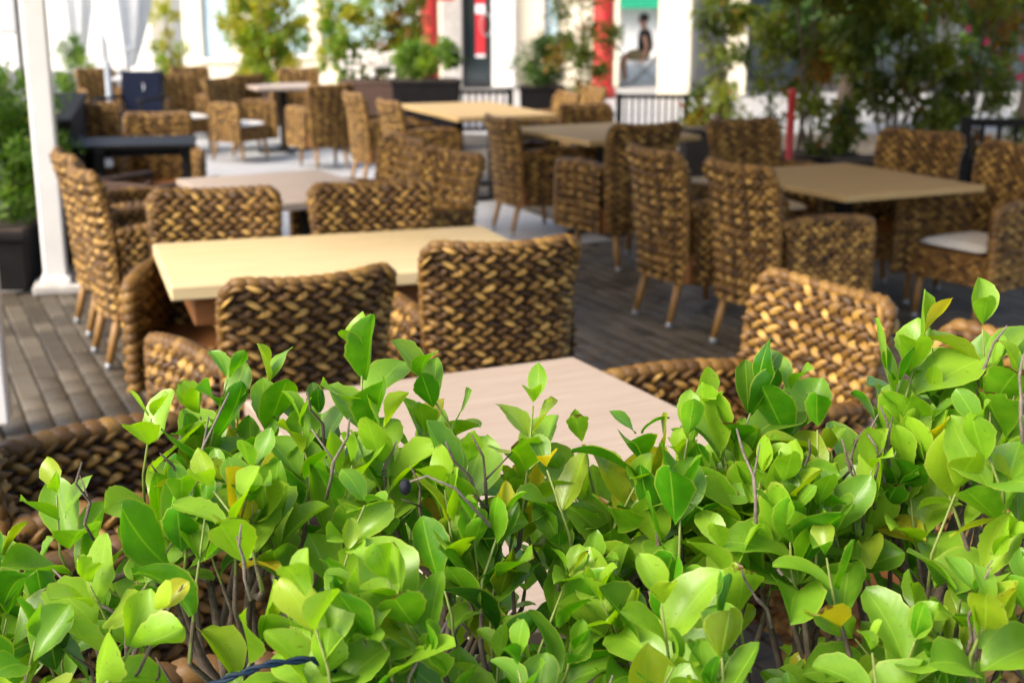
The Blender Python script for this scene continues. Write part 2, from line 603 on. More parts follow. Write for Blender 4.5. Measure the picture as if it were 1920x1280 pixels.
scored = sorted([(show_score(*c), c) for c in cells if show_score(*c) is not None])
single = set(c for _, c in scored[:300])
pv = [paver_mesh(k).mesh('paver') for k in range(12)]
for me in pv:
    me.materials.append(MATS['paver'])
rest = MB()
rp = random.Random(3)
bx = MB().box((0, 0, -0.03), (PW - GAP, PL - GAP, 0.06), 0, 0.006)
bxv, bxf = bx.v[0], bx.f
keep = [f for f in bxf if not all(bxv[i][2] < -0.03 for i in f)]
for c in cells:
    dz = rp.uniform(-0.0025, 0.0025)
    rz = PAV + rp.uniform(-0.008, 0.008)
    if c in single:
        o = bpy.data.objects.new('paver', pv[rp.randrange(12)])
        col.objects.link(o)
        o.parent = bed
        o.location = (c[0], c[1], dz)
        o.rotation_euler = (rp.uniform(-.006, .006), rp.uniform(-.006, .006), rz)
    else:
        c_, s_ = math.cos(rz), math.sin(rz)
        q = np.stack([bxv[:, 0] * c_ - bxv[:, 1] * s_ + c[0], bxv[:, 0] * s_ + bxv[:, 1] * c_ + c[1], bxv[:, 2] + dz], 1)
        rest.add(q, keep, rp.random())
o = rest.build('paver', 'paver', bed)
tag(o, kind='stuff')


# ------------------------------------------------------------------ wicker chair
def weave_panel(P, rows, pitch_u, lu, lv, seed, tilt=0.40, hgt=0.023, fat=0.47):
    """bulging strand pieces over the panel P(u, v) (u, v in metres over [0, lu] x [0, lv]); returns a list of rows"""
    r_ = np.random.default_rng(seed)
    na, nb = 7, 3
    A = np.linspace(-1, 1, na)
    Bv = np.array([-1.0, 0.0, 1.0])
    aa, bb = np.meshgrid(A, Bv, indexing='ij')
    prof = np.sqrt(np.clip(1 - (aa * 0.985) ** 2, 0, 1))
    faces_t = [(i * nb + j, i * nb + j + 1, (i + 1) * nb + j + 1, (i + 1) * nb + j) for i in range(na - 1) for j in range(nb - 1)]
    rh = lv / rows
    n = max(1, int(round(lu / pitch_u)))
    pu = lu / n
    out = []
    for k in range(rows):
        mb = MB()
        tl = tilt * (1 if k % 2 else -1)
        for j in range(n + (k % 2)):
            u0 = (j + (0.0 if k % 2 else 0.5)) * pu
            v0 = (k + 0.5) * rh + r_.normal(0, rh * 0.05)
            th = tl + r_.normal(0, 0.09)
            la = pu * 0.55 * r_.uniform(0.9, 1.12)
            wb = rh * fat * r_.uniform(0.88, 1.15)
            x = aa * la
            y = bb * wb * (0.35 + 0.65 * prof)
            y = y + 0.12 * rh * np.sin(aa * 2.2) * (1 if k % 2 else -1)
            ct, st = math.cos(th), math.sin(th) * rh / (pu * 0.45)
            uu = np.clip(u0 + x * ct, 0, lu)
            vv = np.clip(v0 + y + x * st * 0.45, 0.0, lv)
            h = hgt * r_.uniform(0.8, 1.25) * (prof * np.sqrt(np.clip(1 - bb ** 2 * 0.98, 0, 1)) * (1 + 0.45 * aa) - 0.16)
            pos, nor = P(uu.ravel(), vv.ravel())
            pts = pos + nor * h.ravel()[:, None]
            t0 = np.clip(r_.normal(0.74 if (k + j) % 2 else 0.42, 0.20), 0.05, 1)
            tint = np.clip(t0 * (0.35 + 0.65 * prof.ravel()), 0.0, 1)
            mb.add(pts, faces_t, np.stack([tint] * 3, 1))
        out.append(mb)
    return out


def surf(fn):
    """wraps f(u, v) -> xyz arrays into P(u, v) -> (pos, normal)"""

    def P(u, v):
        e = 1e-3
        p = fn(u, v)
        du = fn(u + e, v) - fn(u - e, v)
        dv = fn(u, v + e) - fn(u, v - e)
        n_ = np.cross(du, dv)
        n_ /= np.linalg.norm(n_, axis=1)[:, None] + 1e-12
        return p, n_

    return P


BACK_W, BACK_Z0, BACK_H = 0.50, 0.24, 0.68


def back_mid(s, t):
    """s in [-1, 1] across, t in [0, 1] up: the middle sheet of the backrest (chair faces +Y)"""
    hw = 0.225 + 0.035 * t
    x = s * hw
    y = -0.235 - 0.055 * t - 0.055 * np.clip(t - 0.55, 0, 1) ** 2 * 4.0 + 0.045 * s ** 2 * (0.6 + 0.4 * t)
    z = BACK_Z0 + BACK_H * t + 0.018 * s ** 2 * t - 0.045 * np.clip((np.abs(s) - 0.82) / 0.18, 0, 1) ** 2 * np.clip((t - 0.8) / 0.2, 0, 1)
    return x, y, z


def back_fn(side):
    def fn(u, v):
        if side > 0:      # outer face, normal to -Y: u runs so that du x dv points outward
            s = (u / BACK_W) * 2 - 1
        else:
            s = 1 - (u / BACK_W) * 2
        t = v / BACK_H
        x, y, z = back_mid(s, t)
        # thickness along y, thinning to a rounded rim
        e = np.clip((1 - np.abs(s)) * 9, 0, 1) ** 0.5 * np.clip((1.0 - t) * 14, 0, 1) ** 0.5
        y = y - side * (0.008 + 0.020 * e)
        return np.stack([x, y, z], 1)

    return surf(fn)


ARM_L, ARM_H = 0.50, 0.40


def arm_mid(sx, q):
    """q in [0, 1] from the back to the front: plan of the arm"""
    x = sx * (0.245 + 0.075 * q ** 1.3)
    y = -0.215 + 0.475 * q
    return x, y


def arm_top(q):
    return 0.655 + 0.02 * np.sin(q * 3.0) - 0.04 * np.clip(q - 0.86, 0, 1) * 5 * np.clip(q - 0.86, 0, 1)


def arm_fn(sx, side):
    """side +1 outer face, -1 inner face"""

    def fn(u, v):
        flip = (sx * side) > 0
        q = u / ARM_L if flip else 1 - u / ARM_L
        x, y = arm_mid(sx, q)
        z = 0.24 + (arm_top(q) - 0.24) * v / ARM_H
        e = np.clip((1 - v / ARM_H) * 9, 0, 1) ** 0.5 * np.clip((1.0 - q) * 9, 0, 1) ** 0.5
        x = x + sx * side * (0.012 + 0.016 * e)
        return np.stack([x, y, z], 1)

    return surf(fn)


def rim_row(path, rad, pitch, seed, out_dir=None):
    """a braided rim: short twisted bulges laid along a path"""
    r_ = np.random.default_rng(seed)
    mb = MB()
    path = np.array(path)
    seg = np.linalg.norm(np.diff(path, axis=0), axis=1)
    L = np.concatenate([[0], np.cumsum(seg)])
    n = int(L[-1] / pitch)
    for k in range(n + 1):
        s0 = (k + 0.5) * L[-1] / (n + 1)
        ss = np.clip(np.linspace(s0 - pitch * 0.95, s0 + pitch * 0.95, 6), 0, L[-1])
        pts = np.stack([np.interp(ss, L, path[:, i]) for i in range(3)], 1)
        off = np.sin(np.linspace(-1.2, 1.2, 6))[:, None] * rad * 0.55
        d = pts[-1] - pts[0]
        d /= np.linalg.norm(d) + 1e-9
        side = np.cross(d, [0, 0, 1.0])
        if np.linalg.norm(side) < 0.2:
            side = np.cross(d, [0, 1.0, 0])
        side /= np.linalg.norm(side)
        pts = pts + side * off
        t0 = float(np.clip(r_.normal(0.42, 0.13), 0.1, 1))
        mb.tube(pts.tolist(), [rad * 0.25, rad * 0.75, rad, rad, rad * 0.75, rad * 0.25], 6, True, t0)
    return mb


def grid_shell(fo, fi, lu, lv, nu, nv, inset=0.006):
    """dark core body between an outer and an inner panel (closed)"""
    mb = MB()
    us, vs_ = np.linspace(0, lu, nu), np.linspace(0, lv, nv)
    U, V = np.meshgrid(us, vs_, indexing='ij')
    po, no = fo(U.ravel(), V.ravel())
    pi_, ni = fi((lu - U).ravel(), V.ravel())
    po = po - no * inset
    pi_ = pi_ - ni * inset
    k = nu * nv
    fs = []
    for i in range(nu - 1):
        for j in range(nv - 1):
            a, b, c, d = i * nv + j, (i + 1) * nv + j, (i + 1) * nv + j + 1, i * nv + j + 1
            fs += [(a, b, c, d), (a + k, d + k, c + k, b + k)]
    for i in range(nu - 1):
        for j in (0, nv - 1):
            a, b = i * nv + j, (i + 1) * nv + j
            fs.append((a, a + k, b + k, b) if j == 0 else (a, b, b + k, a + k))
    for j in range(nv - 1):
        for i in (0, nu - 1):
            a, b = i * nv + j, i * nv + j + 1
            fs.append((a, b, b + k, a + k) if i == 0 else (a, a + k, b + k, b))
    mb.add(np.concatenate([po, pi_]), fs, 0.1)
    return mb


ROWS_B, ROWS_A = 27, 16
b_out = weave_panel(back_fn(1), ROWS_B, 0.052, BACK_W, BACK_H, 1)
b_in = weave_panel(back_fn(-1), ROWS_B, 0.052, BACK_W, BACK_H, 2)
a_rows = {}
for sx in (-1, 1):
    ro = weave_panel(arm_fn(sx, 1), ROWS_A, 0.052, ARM_L, ARM_H, 10 + sx)
    ri = weave_panel(arm_fn(sx, -1), ROWS_A, 0.052, ARM_L, ARM_H, 20 + sx)
    a_rows[sx] = (ro, ri)


def loop_row(fo, fi, lu, lv, rows, k):
    """the continuous strand that runs round the panel under the bulges of row k"""
    us = np.linspace(0.004, lu - 0.004, 14)
    v = np.full(14, (k + 0.5) * lv / rows)
    a, na = fo(us, v)
    b, nb = fi(us, v)
    pts = np.concatenate([a - na * 0.002, b - nb * 0.002])
    pts = np.concatenate([pts, pts[:1]])
    return MB().tube(pts.tolist(), 0.009, 5, False, 0.03)


def merge(mbs):
    m = MB()
    for q in mbs:
        if q.v:
            m.add(np.concatenate(q.v), q.f, np.concatenate(q.c))
    return m


rim_back = rim_row([[*map(float, back_mid(np.float64(s), np.float64(1.0)))] for s in np.linspace(-1, 1, 21)], 0.021, 0.038, 31)
for sg in (-1, 1):
    e = [[*map(float, back_mid(np.float64(sg), np.float64(t)))] for t in np.linspace(0.02, 1, 18)]
    rim_back = merge([rim_back, rim_row(e, 0.017, 0.036, 33 + sg)])
rim_arm = {}
for sx in (-1, 1):
    pts = []
    for q in np.linspace(0, 1, 16):
        x, y = arm_mid(sx, q)
        pts.append((x, y, float(arm_top(np.float64(q)))))
    for zz in np.linspace(0.60, 0.25, 10):
        x, y = arm_mid(sx, 1.0)
        pts.append((x, y + 0.008, zz))
    rim_arm[sx] = rim_row(pts, 0.029, 0.040, 41 + sx)


def front_fn():
    def fn(u, v):
        return np.stack([u - 0.26, 0.225 + 0 * u, 0.24 + v], 1)

    def P(u, v):
        p = fn(u, v)
        n_ = np.zeros_like(p)
        n_[:, 1] = 1
        return p, n_

    return P


front_rows = weave_panel(front_fn(), 7, 0.052, 0.52, 0.165, 51)
seat_box = MB().box((0, 0.0, 0.32), (0.50, 0.45, 0.158), 0, 0.01)

CH = {}
CH['back_core'] = grid_shell(back_fn(1), back_fn(-1), BACK_W, BACK_H, 12, 14).mesh('backrest')
for sx in (-1, 1):
    CH['arm_core%d' % sx] = grid_shell(arm_fn(sx, 1 if sx > 0 else -1), arm_fn(sx, -1 if sx > 0 else 1), ARM_L, ARM_H, 10, 8).mesh('armrest')
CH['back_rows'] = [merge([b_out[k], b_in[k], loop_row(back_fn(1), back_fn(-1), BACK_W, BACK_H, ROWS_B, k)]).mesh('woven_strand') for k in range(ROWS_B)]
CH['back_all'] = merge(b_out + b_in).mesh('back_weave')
CH['rim_back'] = rim_back.mesh('rim')
for sx in (-1, 1):
    ro, ri = a_rows[sx]
    CH['arm_rows%d' % sx] = [merge([ro[k], ri[k], loop_row(arm_fn(sx, 1), arm_fn(sx, -1), ARM_L, ARM_H, ROWS_A, k)]).mesh('woven_strand') for k in range(ROWS_A)]
    CH['arm_all%d' % sx] = merge(ro + ri).mesh('arm_weave')
    CH['rim_arm%d' % sx] = rim_arm[sx].mesh('rim')
CH['skirt'] = merge(front_rows).mesh('skirt_weave')
CH['seat'] = seat_box.mesh('seat', False)
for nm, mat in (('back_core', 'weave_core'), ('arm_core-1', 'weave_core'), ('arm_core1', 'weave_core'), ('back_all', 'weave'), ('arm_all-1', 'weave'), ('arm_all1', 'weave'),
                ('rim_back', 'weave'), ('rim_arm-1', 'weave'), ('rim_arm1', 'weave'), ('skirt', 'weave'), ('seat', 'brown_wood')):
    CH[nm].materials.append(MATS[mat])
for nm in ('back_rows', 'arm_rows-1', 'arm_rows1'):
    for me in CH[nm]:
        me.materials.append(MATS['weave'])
# cushion: pillowed slab
mbc = MB()
nu = 13
gx = np.linspace(-1, 1, nu)
GX, GY = np.meshgrid(gx, gx, indexing='ij')


def squ(a):
    return np.sign(a) * np.abs(a)


edge = np.clip(1 - np.maximum(np.abs(GX), np.abs(GY)) ** 6, 0, 1) ** 0.5
top = np.stack([GX * 0.225 * (1 - 0.05 * GY ** 2), GY * 0.225 * (1 - 0.05 * GX ** 2), 0.402 + 0.022 + 0.030 * edge + 0.008 * (1 - GX ** 2) * (1 - GY ** 2)], 2).reshape(-1, 3)
bot = top.copy()
bot[:, 2] = 0.424 - 0.022 * edge.ravel()
fs = []
k = nu * nu
for i in range(nu - 1):
    for j in range(nu - 1):
        a, b, c, d = i * nu + j, (i + 1) * nu + j, (i + 1) * nu + j + 1, i * nu + j + 1
        fs += [(a, b, c, d), (a + k, d + k, c + k, b + k)]
mbc.add(np.concatenate([top, bot]), fs)
CH['cushion'] = mbc.mesh('cushion')
CH['cushion'].materials.append(MATS['cushion'])
LEGS = [((-0.20, 0.19, 0.26), (-0.205, 0.215, 0.0)), ((0.20, 0.19, 0.26), (0.205, 0.215, 0.0)), ((-0.165, -0.215, 0.26), (-0.172, -0.285, 0.0)), ((0.165, -0.215, 0.26), (0.172, -0.285, 0.0))]
CH['legs'] = []
for a, b in LEGS:
    a, b = Vector(a), Vector(b)
    lg = MB().tube([a, a.lerp(b, 0.5), a.lerp(b, 0.90)], [0.023, 0.0205, 0.017], 10)
    cp = MB().tube([a.lerp(b, 0.885), a.lerp(b, 0.90), a.lerp(b, 0.99), b], [0.0175, 0.020, 0.019, 0.016], 10)
    ml, mc = lg.mesh('leg'), cp.mesh('foot_cap')
    ml.materials.append(MATS['leg_wood'])
    mc.materials.append(MATS['foot_cap'])
    CH['legs'].append((ml, mc))


def wicker_chair(label, loc, f, near=False, cushion=False, group='wicker armchairs on the terrace'):
    t = thing('wicker_armchair', label, 'chair', (loc[0], loc[1], 0.002), face(*f), group)
    if loc[1] > 9:
        t.scale = (.93, .93, .92)
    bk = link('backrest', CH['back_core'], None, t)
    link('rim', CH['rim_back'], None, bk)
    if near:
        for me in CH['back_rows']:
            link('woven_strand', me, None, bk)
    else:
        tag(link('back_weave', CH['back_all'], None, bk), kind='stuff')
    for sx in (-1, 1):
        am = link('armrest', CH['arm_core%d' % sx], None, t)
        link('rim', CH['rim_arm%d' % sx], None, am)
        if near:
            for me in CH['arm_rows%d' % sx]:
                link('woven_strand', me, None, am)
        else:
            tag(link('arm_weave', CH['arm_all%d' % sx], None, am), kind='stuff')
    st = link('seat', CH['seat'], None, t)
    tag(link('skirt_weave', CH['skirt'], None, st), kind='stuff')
    for ml, mc in CH['legs']:
        lg = link('leg', ml, None, t)
        link('foot_cap', mc, None, lg)
    if cushion:
        cu = link('seat_cushion', CH['cushion'], None, None)
        cu.location = t.location
        cu.rotation_euler = t.rotation_euler
        cu.scale = t.scale
        tag(cu, cushion, 'cushion', 'pale seat cushions')
    return t


CHAIRS = [
    # label, origin, facing, near, cushion label
    ('wicker armchair with its back to the hedge, left of the two before the beech table', (-0.725, 4.01), (-.5, .87), True, None),
    ('wicker armchair with its back to the hedge, right of the two before the beech table', (-0.11, 4.58), (-.26, .97), True, 'off-white cushion on the right chair before the beech table'),
    ('wicker armchair behind the left half of the beech table, only its back showing', (-1.17, 5.19), (.2, -.98), True, None),
    ('wicker armchair behind the right half of the beech table, only its back showing', (-0.51, 5.39), (.33, -.94), True, None),
    ('golden wicker armchair right of the pale front table, facing left', (0.60, 3.44), (-.87, -.49), True, None),
    ('wicker armchair at the right picture edge behind the tallest hedge shoots', (0.93, 2.80), (-.87, -.49), True, None),
    ('wicker armchair cut off by the left picture edge beside the pale front table', (-0.93, 2.84), (.89, .45), True, None),
    ('wicker armchair almost wholly hidden behind the lower left hedge leaves', (-0.66, 2.12), (.89, .45), True, 'off-white cushion glimpsed through the lower left hedge'),
    ('wicker armchair right of the pinkish table, the nearer of two leaning there', (-0.54, 6.72), (-.8, -.6), False, None),
    ('wicker armchair right of the pinkish table, the farther of two leaning there', (-0.86, 7.44), (-.87, -.5), False, None),
    ('wicker armchair beside the white post, the farther of the pair facing right', (-2.02, 6.99), (.89, .46), False, None),
    ('wicker armchair left of the beech table, nearer of the pair facing right by the post', (-1.735, 6.36), (.89, .46), False, None),
    ('wicker armchair standing behind the small black table', (-2.62, 9.95), (.25, -.97), False, None),
    ('wicker armchair with a pale cushion just right of the white post, behind the black table', (-3.36, 10.9), (.5, -.85), False, 'pale cushion on the chair beside the white post'),
    ('wicker armchair left of the tan table in the middle, facing right', (0.16, 10.0), (.89, .45), False, None),
    ('wicker armchair in front of the tan table in the middle, its left arm showing', (0.71, 8.73), (-.45, .89), False, None),
    ('wicker armchair between the middle tan table and the big tan table at right', (1.60, 8.45), (.35, -.93), False, 'white cushion glimpsed beside the pedestal of the big tan table'),
    ('wicker armchair on the far side of the tan table in the middle', (0.70, 10.75), (.4, -.9), False, None),
    ('wicker armchair seen from the side, farther of the two left of the long far table', (-1.22, 12.6), (.9, .43), False, None),
    ('wicker armchair seen from the side, nearer of the two left of the long far table', (-0.80, 11.6), (.9, .43), False, None),
    ('wicker armchair right of the long far table, before the round dark shrub', (0.26, 12.4), (-.93, -.37), False, None),
    ('wicker armchair before the second red column', (0.55, 13.1), (-.9, -.4), False, None),
    ('wicker armchair left of the big tan table at right, the farther of two backs', (1.01, 7.17), (.9, .44), False, None),
    ('wicker armchair left of the big tan table at right, the nearer with its arm showing', (1.35, 6.55), (.88, .47), False, None),
    ('wicker armchair behind the big tan table, below the dense bamboo', (2.24, 7.75), (-.65, -.76), False, None),
    ('dark wicker armchair at the right edge with an off-white cushion', (2.50, 7.08), (-.85, -.52), False, 'off-white cushion on the chair at the right edge'),
    ('far wicker armchair with a white cushion right of the navy chair', (-3.72, 15.4), (.6, -.8), False, 'white cushion on the chair beside the navy one'),
    ('far wicker armchair turned away between the two cushioned ones', (-3.22, 15.6), (-.75, .65), False, None),
    ('far wicker armchair with a white cushion left of the small cream table', (-2.93, 14.5), (.85, -.5), False, 'white cushion on the chair left of the cream table'),
    ('far wicker armchair with its back to us right of the small cream table', (-1.95, 13.9), (-.45, .89), False, None),
    ('far wicker armchair behind the small cream table below the yellow-green shrub', (-2.62, 16.6), (.1, -1), False, None),
    ('farthest wicker armchair peeking out behind the cushioned ones', (-3.95, 17.0), (.5, -.8), False, None),
    ('far wicker armchair beside the white table left of the navy chair', (-5.0, 16.6), (.6, -.8), False, None),
]
for lab, loc, f, near, cu in CHAIRS:
    wicker_chair(lab, loc, f, near, cu)


# ------------------------------------------------------------------ tables
def table(name, label, loc, rot, sx, sy, wood, th=0.045, style='pedestal', h=0.75, group='terrace tables', apron=None, legmat='black_metal'):
    t = thing(name, label, 'table', (loc[0], loc[1], 0.002), R(rot), group)
    MB().box((0, 0, h - th / 2), (sx, sy, th), 0, 0.006).build('table_top', wood, t)
    if apron:
        MB().box((0, 0, h - th - 0.056), (sx - 0.16, sy - 0.16, 0.11), 0, 0.004).build('apron', apron, t)
    if style == 'pedestal':
        MB().box((0, 0, (h - th) / 2 + 0.01), (0.075, 0.075, h - th - 0.02), 0, 0.008).build('pedestal', legmat, t)
        for a in (0, 1):
            MB().box((0, 0, 0.018 + a * 0.012), (0.62 if a == 0 else 0.06, 0.06 if a == 0 else 0.62, 0.03), 0, 0.008).build('foot', legmat, t)
        MB().box((0, 0, h - th - 0.012), (0.36, 0.36, 0.02), 0, 0.004).build('top_plate', legmat, t)
    elif style == 'twinx':
        for xx in (-sx * 0.27, sx * 0.27):
            MB().box((xx, 0, (h - th) / 2 + 0.01), (0.075, 0.075, h - th - 0.02), 0, 0.008).build('pedestal', legmat, t)
            MB().box((xx, 0, 0.018), (0.07, 0.6, 0.034), 0, 0.008).build('foot', legmat, t)
    elif style == 'twin':
        for yy in (-sy * 0.28, sy * 0.28):
            MB().box((0, yy, (h - th) / 2 + 0.01), (0.075, 0.075, h - th - 0.02), 0, 0.008).build('pedestal', legmat, t)
            MB().box((0, yy, 0.018), (min(0.6, sx * 0.7), 0.07, 0.034), 0, 0.008).build('foot', legmat, t)
    else:
        for a in (-1, 1):
            for b in (-1, 1):
                MB().box((a * (sx / 2 - 0.07), b * (sy / 2 - 0.07), (h - th) / 2), (0.05, 0.05, h - th - 0.002), 0, 0.006).build('leg', legmat, t)
        MB().box((0, 0, h - th - 0.028), (sx - 0.2, sy - 0.2, 0.05), 0, 0.004).build('frame', legmat, t)
    return t


table('dining_table', 'pale pinkish wooden table right behind the hedge leaves', (0.055, 2.72), 26.3, 0.92, 1.35, 'pink_wood', 0.042, 'twin')
table('dining_table', 'beech table with thick edge in the middle, wicker backs on both sides', (-0.645, 5.07), 18.5, 1.38, 0.87, 'beech', 0.052, 'twinx', apron='brown_wood')
table('dining_table', 'pinkish table behind the beech table', (-1.185, 6.95), 30, 0.82, 1.15, 'pale_wood', 0.04, 'twin')
table('dining_table', 'long narrow tan table in the far middle below the bright green shrub', (-0.33, 12.0), 22, 0.90, 1.60, 'tan_wood', 0.04, 'twin')
table('dining_table', 'tan table in the middle right of the long far one', (0.68, 9.95), 27, 0.93, 1.17, 'tan_wood', 0.04, 'pedestal')
table('dining_table', 'big tan table at the right with black pedestal', (1.82, 7.28), 26, 0.93, 1.13, 'tan_wood', 0.034, 'pedestal')
table('dining_table', 'small cream table among the far chairs on the left', (-2.60, 15.35), 24, 0.74, 0.74, 'pale_wood', 0.04, 'pedestal')
table('side_table', 'small black table beside the white post', (-2.60, 9.25), 12, 0.82, 0.62, 'black_metal', 0.03, 'legs')
table('side_table', 'far white table left of the navy chair', (-4.72, 17.2), 20, 0.72, 0.72, 'white_paint', 0.04, 'pedestal')


# ------------------------------------------------------------------ other chairs
def frame_chair(name, label, loc, f, wood, seatmat, backh=0.88, panel=.24):
    t = thing(name, label, 'chair', (loc[0], loc[1], 0.002), face(*f))
    for sx in (-1, 1):
        MB().tube([(sx * .25, -.24, .001), (sx * .25, -.23, .45), (sx * .245, -.30, backh)], [.017, .019, .016], 8).build('leg', wood, t)
        MB().tube([(sx * .26, .25, .001), (sx * .26, .24, .64)], [.016, .019], 8).build('leg', wood, t)
        MB().box((sx * .262, 0.0, .655), (.058, .58, .03), 0, .008).build('armrest', wood, t)
    MB().box((0, 0, .435), (.46, .46, .05), 0, .012).build('seat', seatmat, t)
    bk = MB()
    bk.box((0, -.268, backh - .02 - panel / 2), (.47, .032, panel), 0, .012)
    bk.build('backrest', seatmat, t)
    return t


frame_chair('dark_armchair', 'dark wooden armchair with flat arms before the black table', (-2.13, 7.88), (.45, .89), 'dark_wood', 'dark_wood', 0.70)
nav = frame_chair('navy_armchair', 'navy blue fabric armchair among the far wicker chairs', (-4.12, 14.6), (-.25, -.97), 'black_metal', 'navy_fabric', 0.95, .46)
# pale crescent mark on the navy backrest
em = MB()
pts = []
for k in range(9):
    a = R(110 + k * 17.5)
    pts.append((0.03 * math.cos(a), -.2505, .76 + .04 * math.sin(a)))
em.tube(pts, [.002, .003, .004, .005, .006, .005, .004, .003, .002], 6)
em.build('emblem', 'banner_white', nav)

# ------------------------------------------------------------------ posts
def post(label, x, y, base=True):
    t = thing('canopy_post', label, 'post', (x, y, 0), R(15), 'white canopy posts')
    MB().box((0, 0, 1.375), (.135, .135, 2.65), 0, .012).build('shaft', 'white_paint', t)
    if base:
        MB().box((0.03, 0, .025), (.32, .30, .05), 0, .008).build('base_plate', 'concrete', t)
        MB().box((0, 0, .07), (.17, .17, .045), 0, .006).build('collar', 'white_paint', t)
    MB().box((0, 0, 2.72), (.20, .20, .04), 0, .006).build('cap', 'white_paint', t)
    return t


post('white painted post on a concrete base at the left', -2.74, 7.87)
post('white post sliced by the left picture edge', -2.085, 5.12, False)


# fabric canopy carried by the white posts (above the picture, shades the right and rear seats)
cn = thing('canopy', 'cream fabric canopy over the seats, carried by the white posts', 'canopy', (-2.085, 5.12, 2.745), R(15))
MB().box((3.3, 1.55, .05), (7.4, 5.5, .02), 0, .004).build('fabric', 'canopy_cloth', cn)
for yy in (-1.15, 4.25):
    MB().box((3.3, yy, .015), (7.4, .08, .05), 0, .006).build('beam', 'white_paint', cn)
for yy in (-1.1, 4.2):
    MB().box((6.9, yy, -1.375), (.135, .135, 2.73), 0, .012).build('post', 'white_paint', cn)
for xx in (-.36, 3.3, 6.96):
    MB().box((xx, 1.55, .015), (.08, 5.3, .048), 0, .006).build('beam', 'white_paint', cn)


# ------------------------------------------------------------------ plants
def leaf_quads(mb, centers, dirs, L, W, tints, rs):
    """small folded leaf blades, vectorised: four triangles each"""
    n = len(centers)
    d = dirs / (np.linalg.norm(dirs, axis=1)[:, None] + 1e-9)
    up = rs.normal(0, 1, (n, 3)) + np.array([0, 0, 0.8])
    s = np.cross(d, up)
    s /= np.linalg.norm(s, axis=1)[:, None] + 1e-9
    nn = np.cross(s, d)
    L = np.asarray(L)[:, None]
    W = np.asarray(W)[:, None]
    p0 = centers
    p1 = centers + d * L * 0.45 + s * W + nn * W * 0.35
    p2 = centers + d * L - nn * L * 0.12
    p3 = centers + d * L * 0.45 - s * W + nn * W * 0.35
    pm = centers + d * L * 0.5
    V = np.stack([p0, p1, p2, p3, pm], 1).reshape(-1, 3)
    F = []
    for i in range(n):
        b = i * 5
        F += [(b, b + 4, b + 1), (b + 1, b + 4, b + 2), (b, b + 3, b + 4), (b + 3, b + 2, b + 4)]
    mb.add(V, F, np.repeat(tints, 5, 0))


def clump_points(n, clumps, rs, spread):
    """points gathered in clumps so that crowns keep gaps and light and dark masses"""
    c = np.array(clumps)
    idx = rs.integers(0, len(c), n)
    r_ = rs.normal(0, 1, (n, 3))
    r_ /= np.linalg.norm(r_, axis=1)[:, None]
    rad = spread[idx] * rs.random(n) ** 0.45
    return c[idx] + r_ * rad[:, None], idx


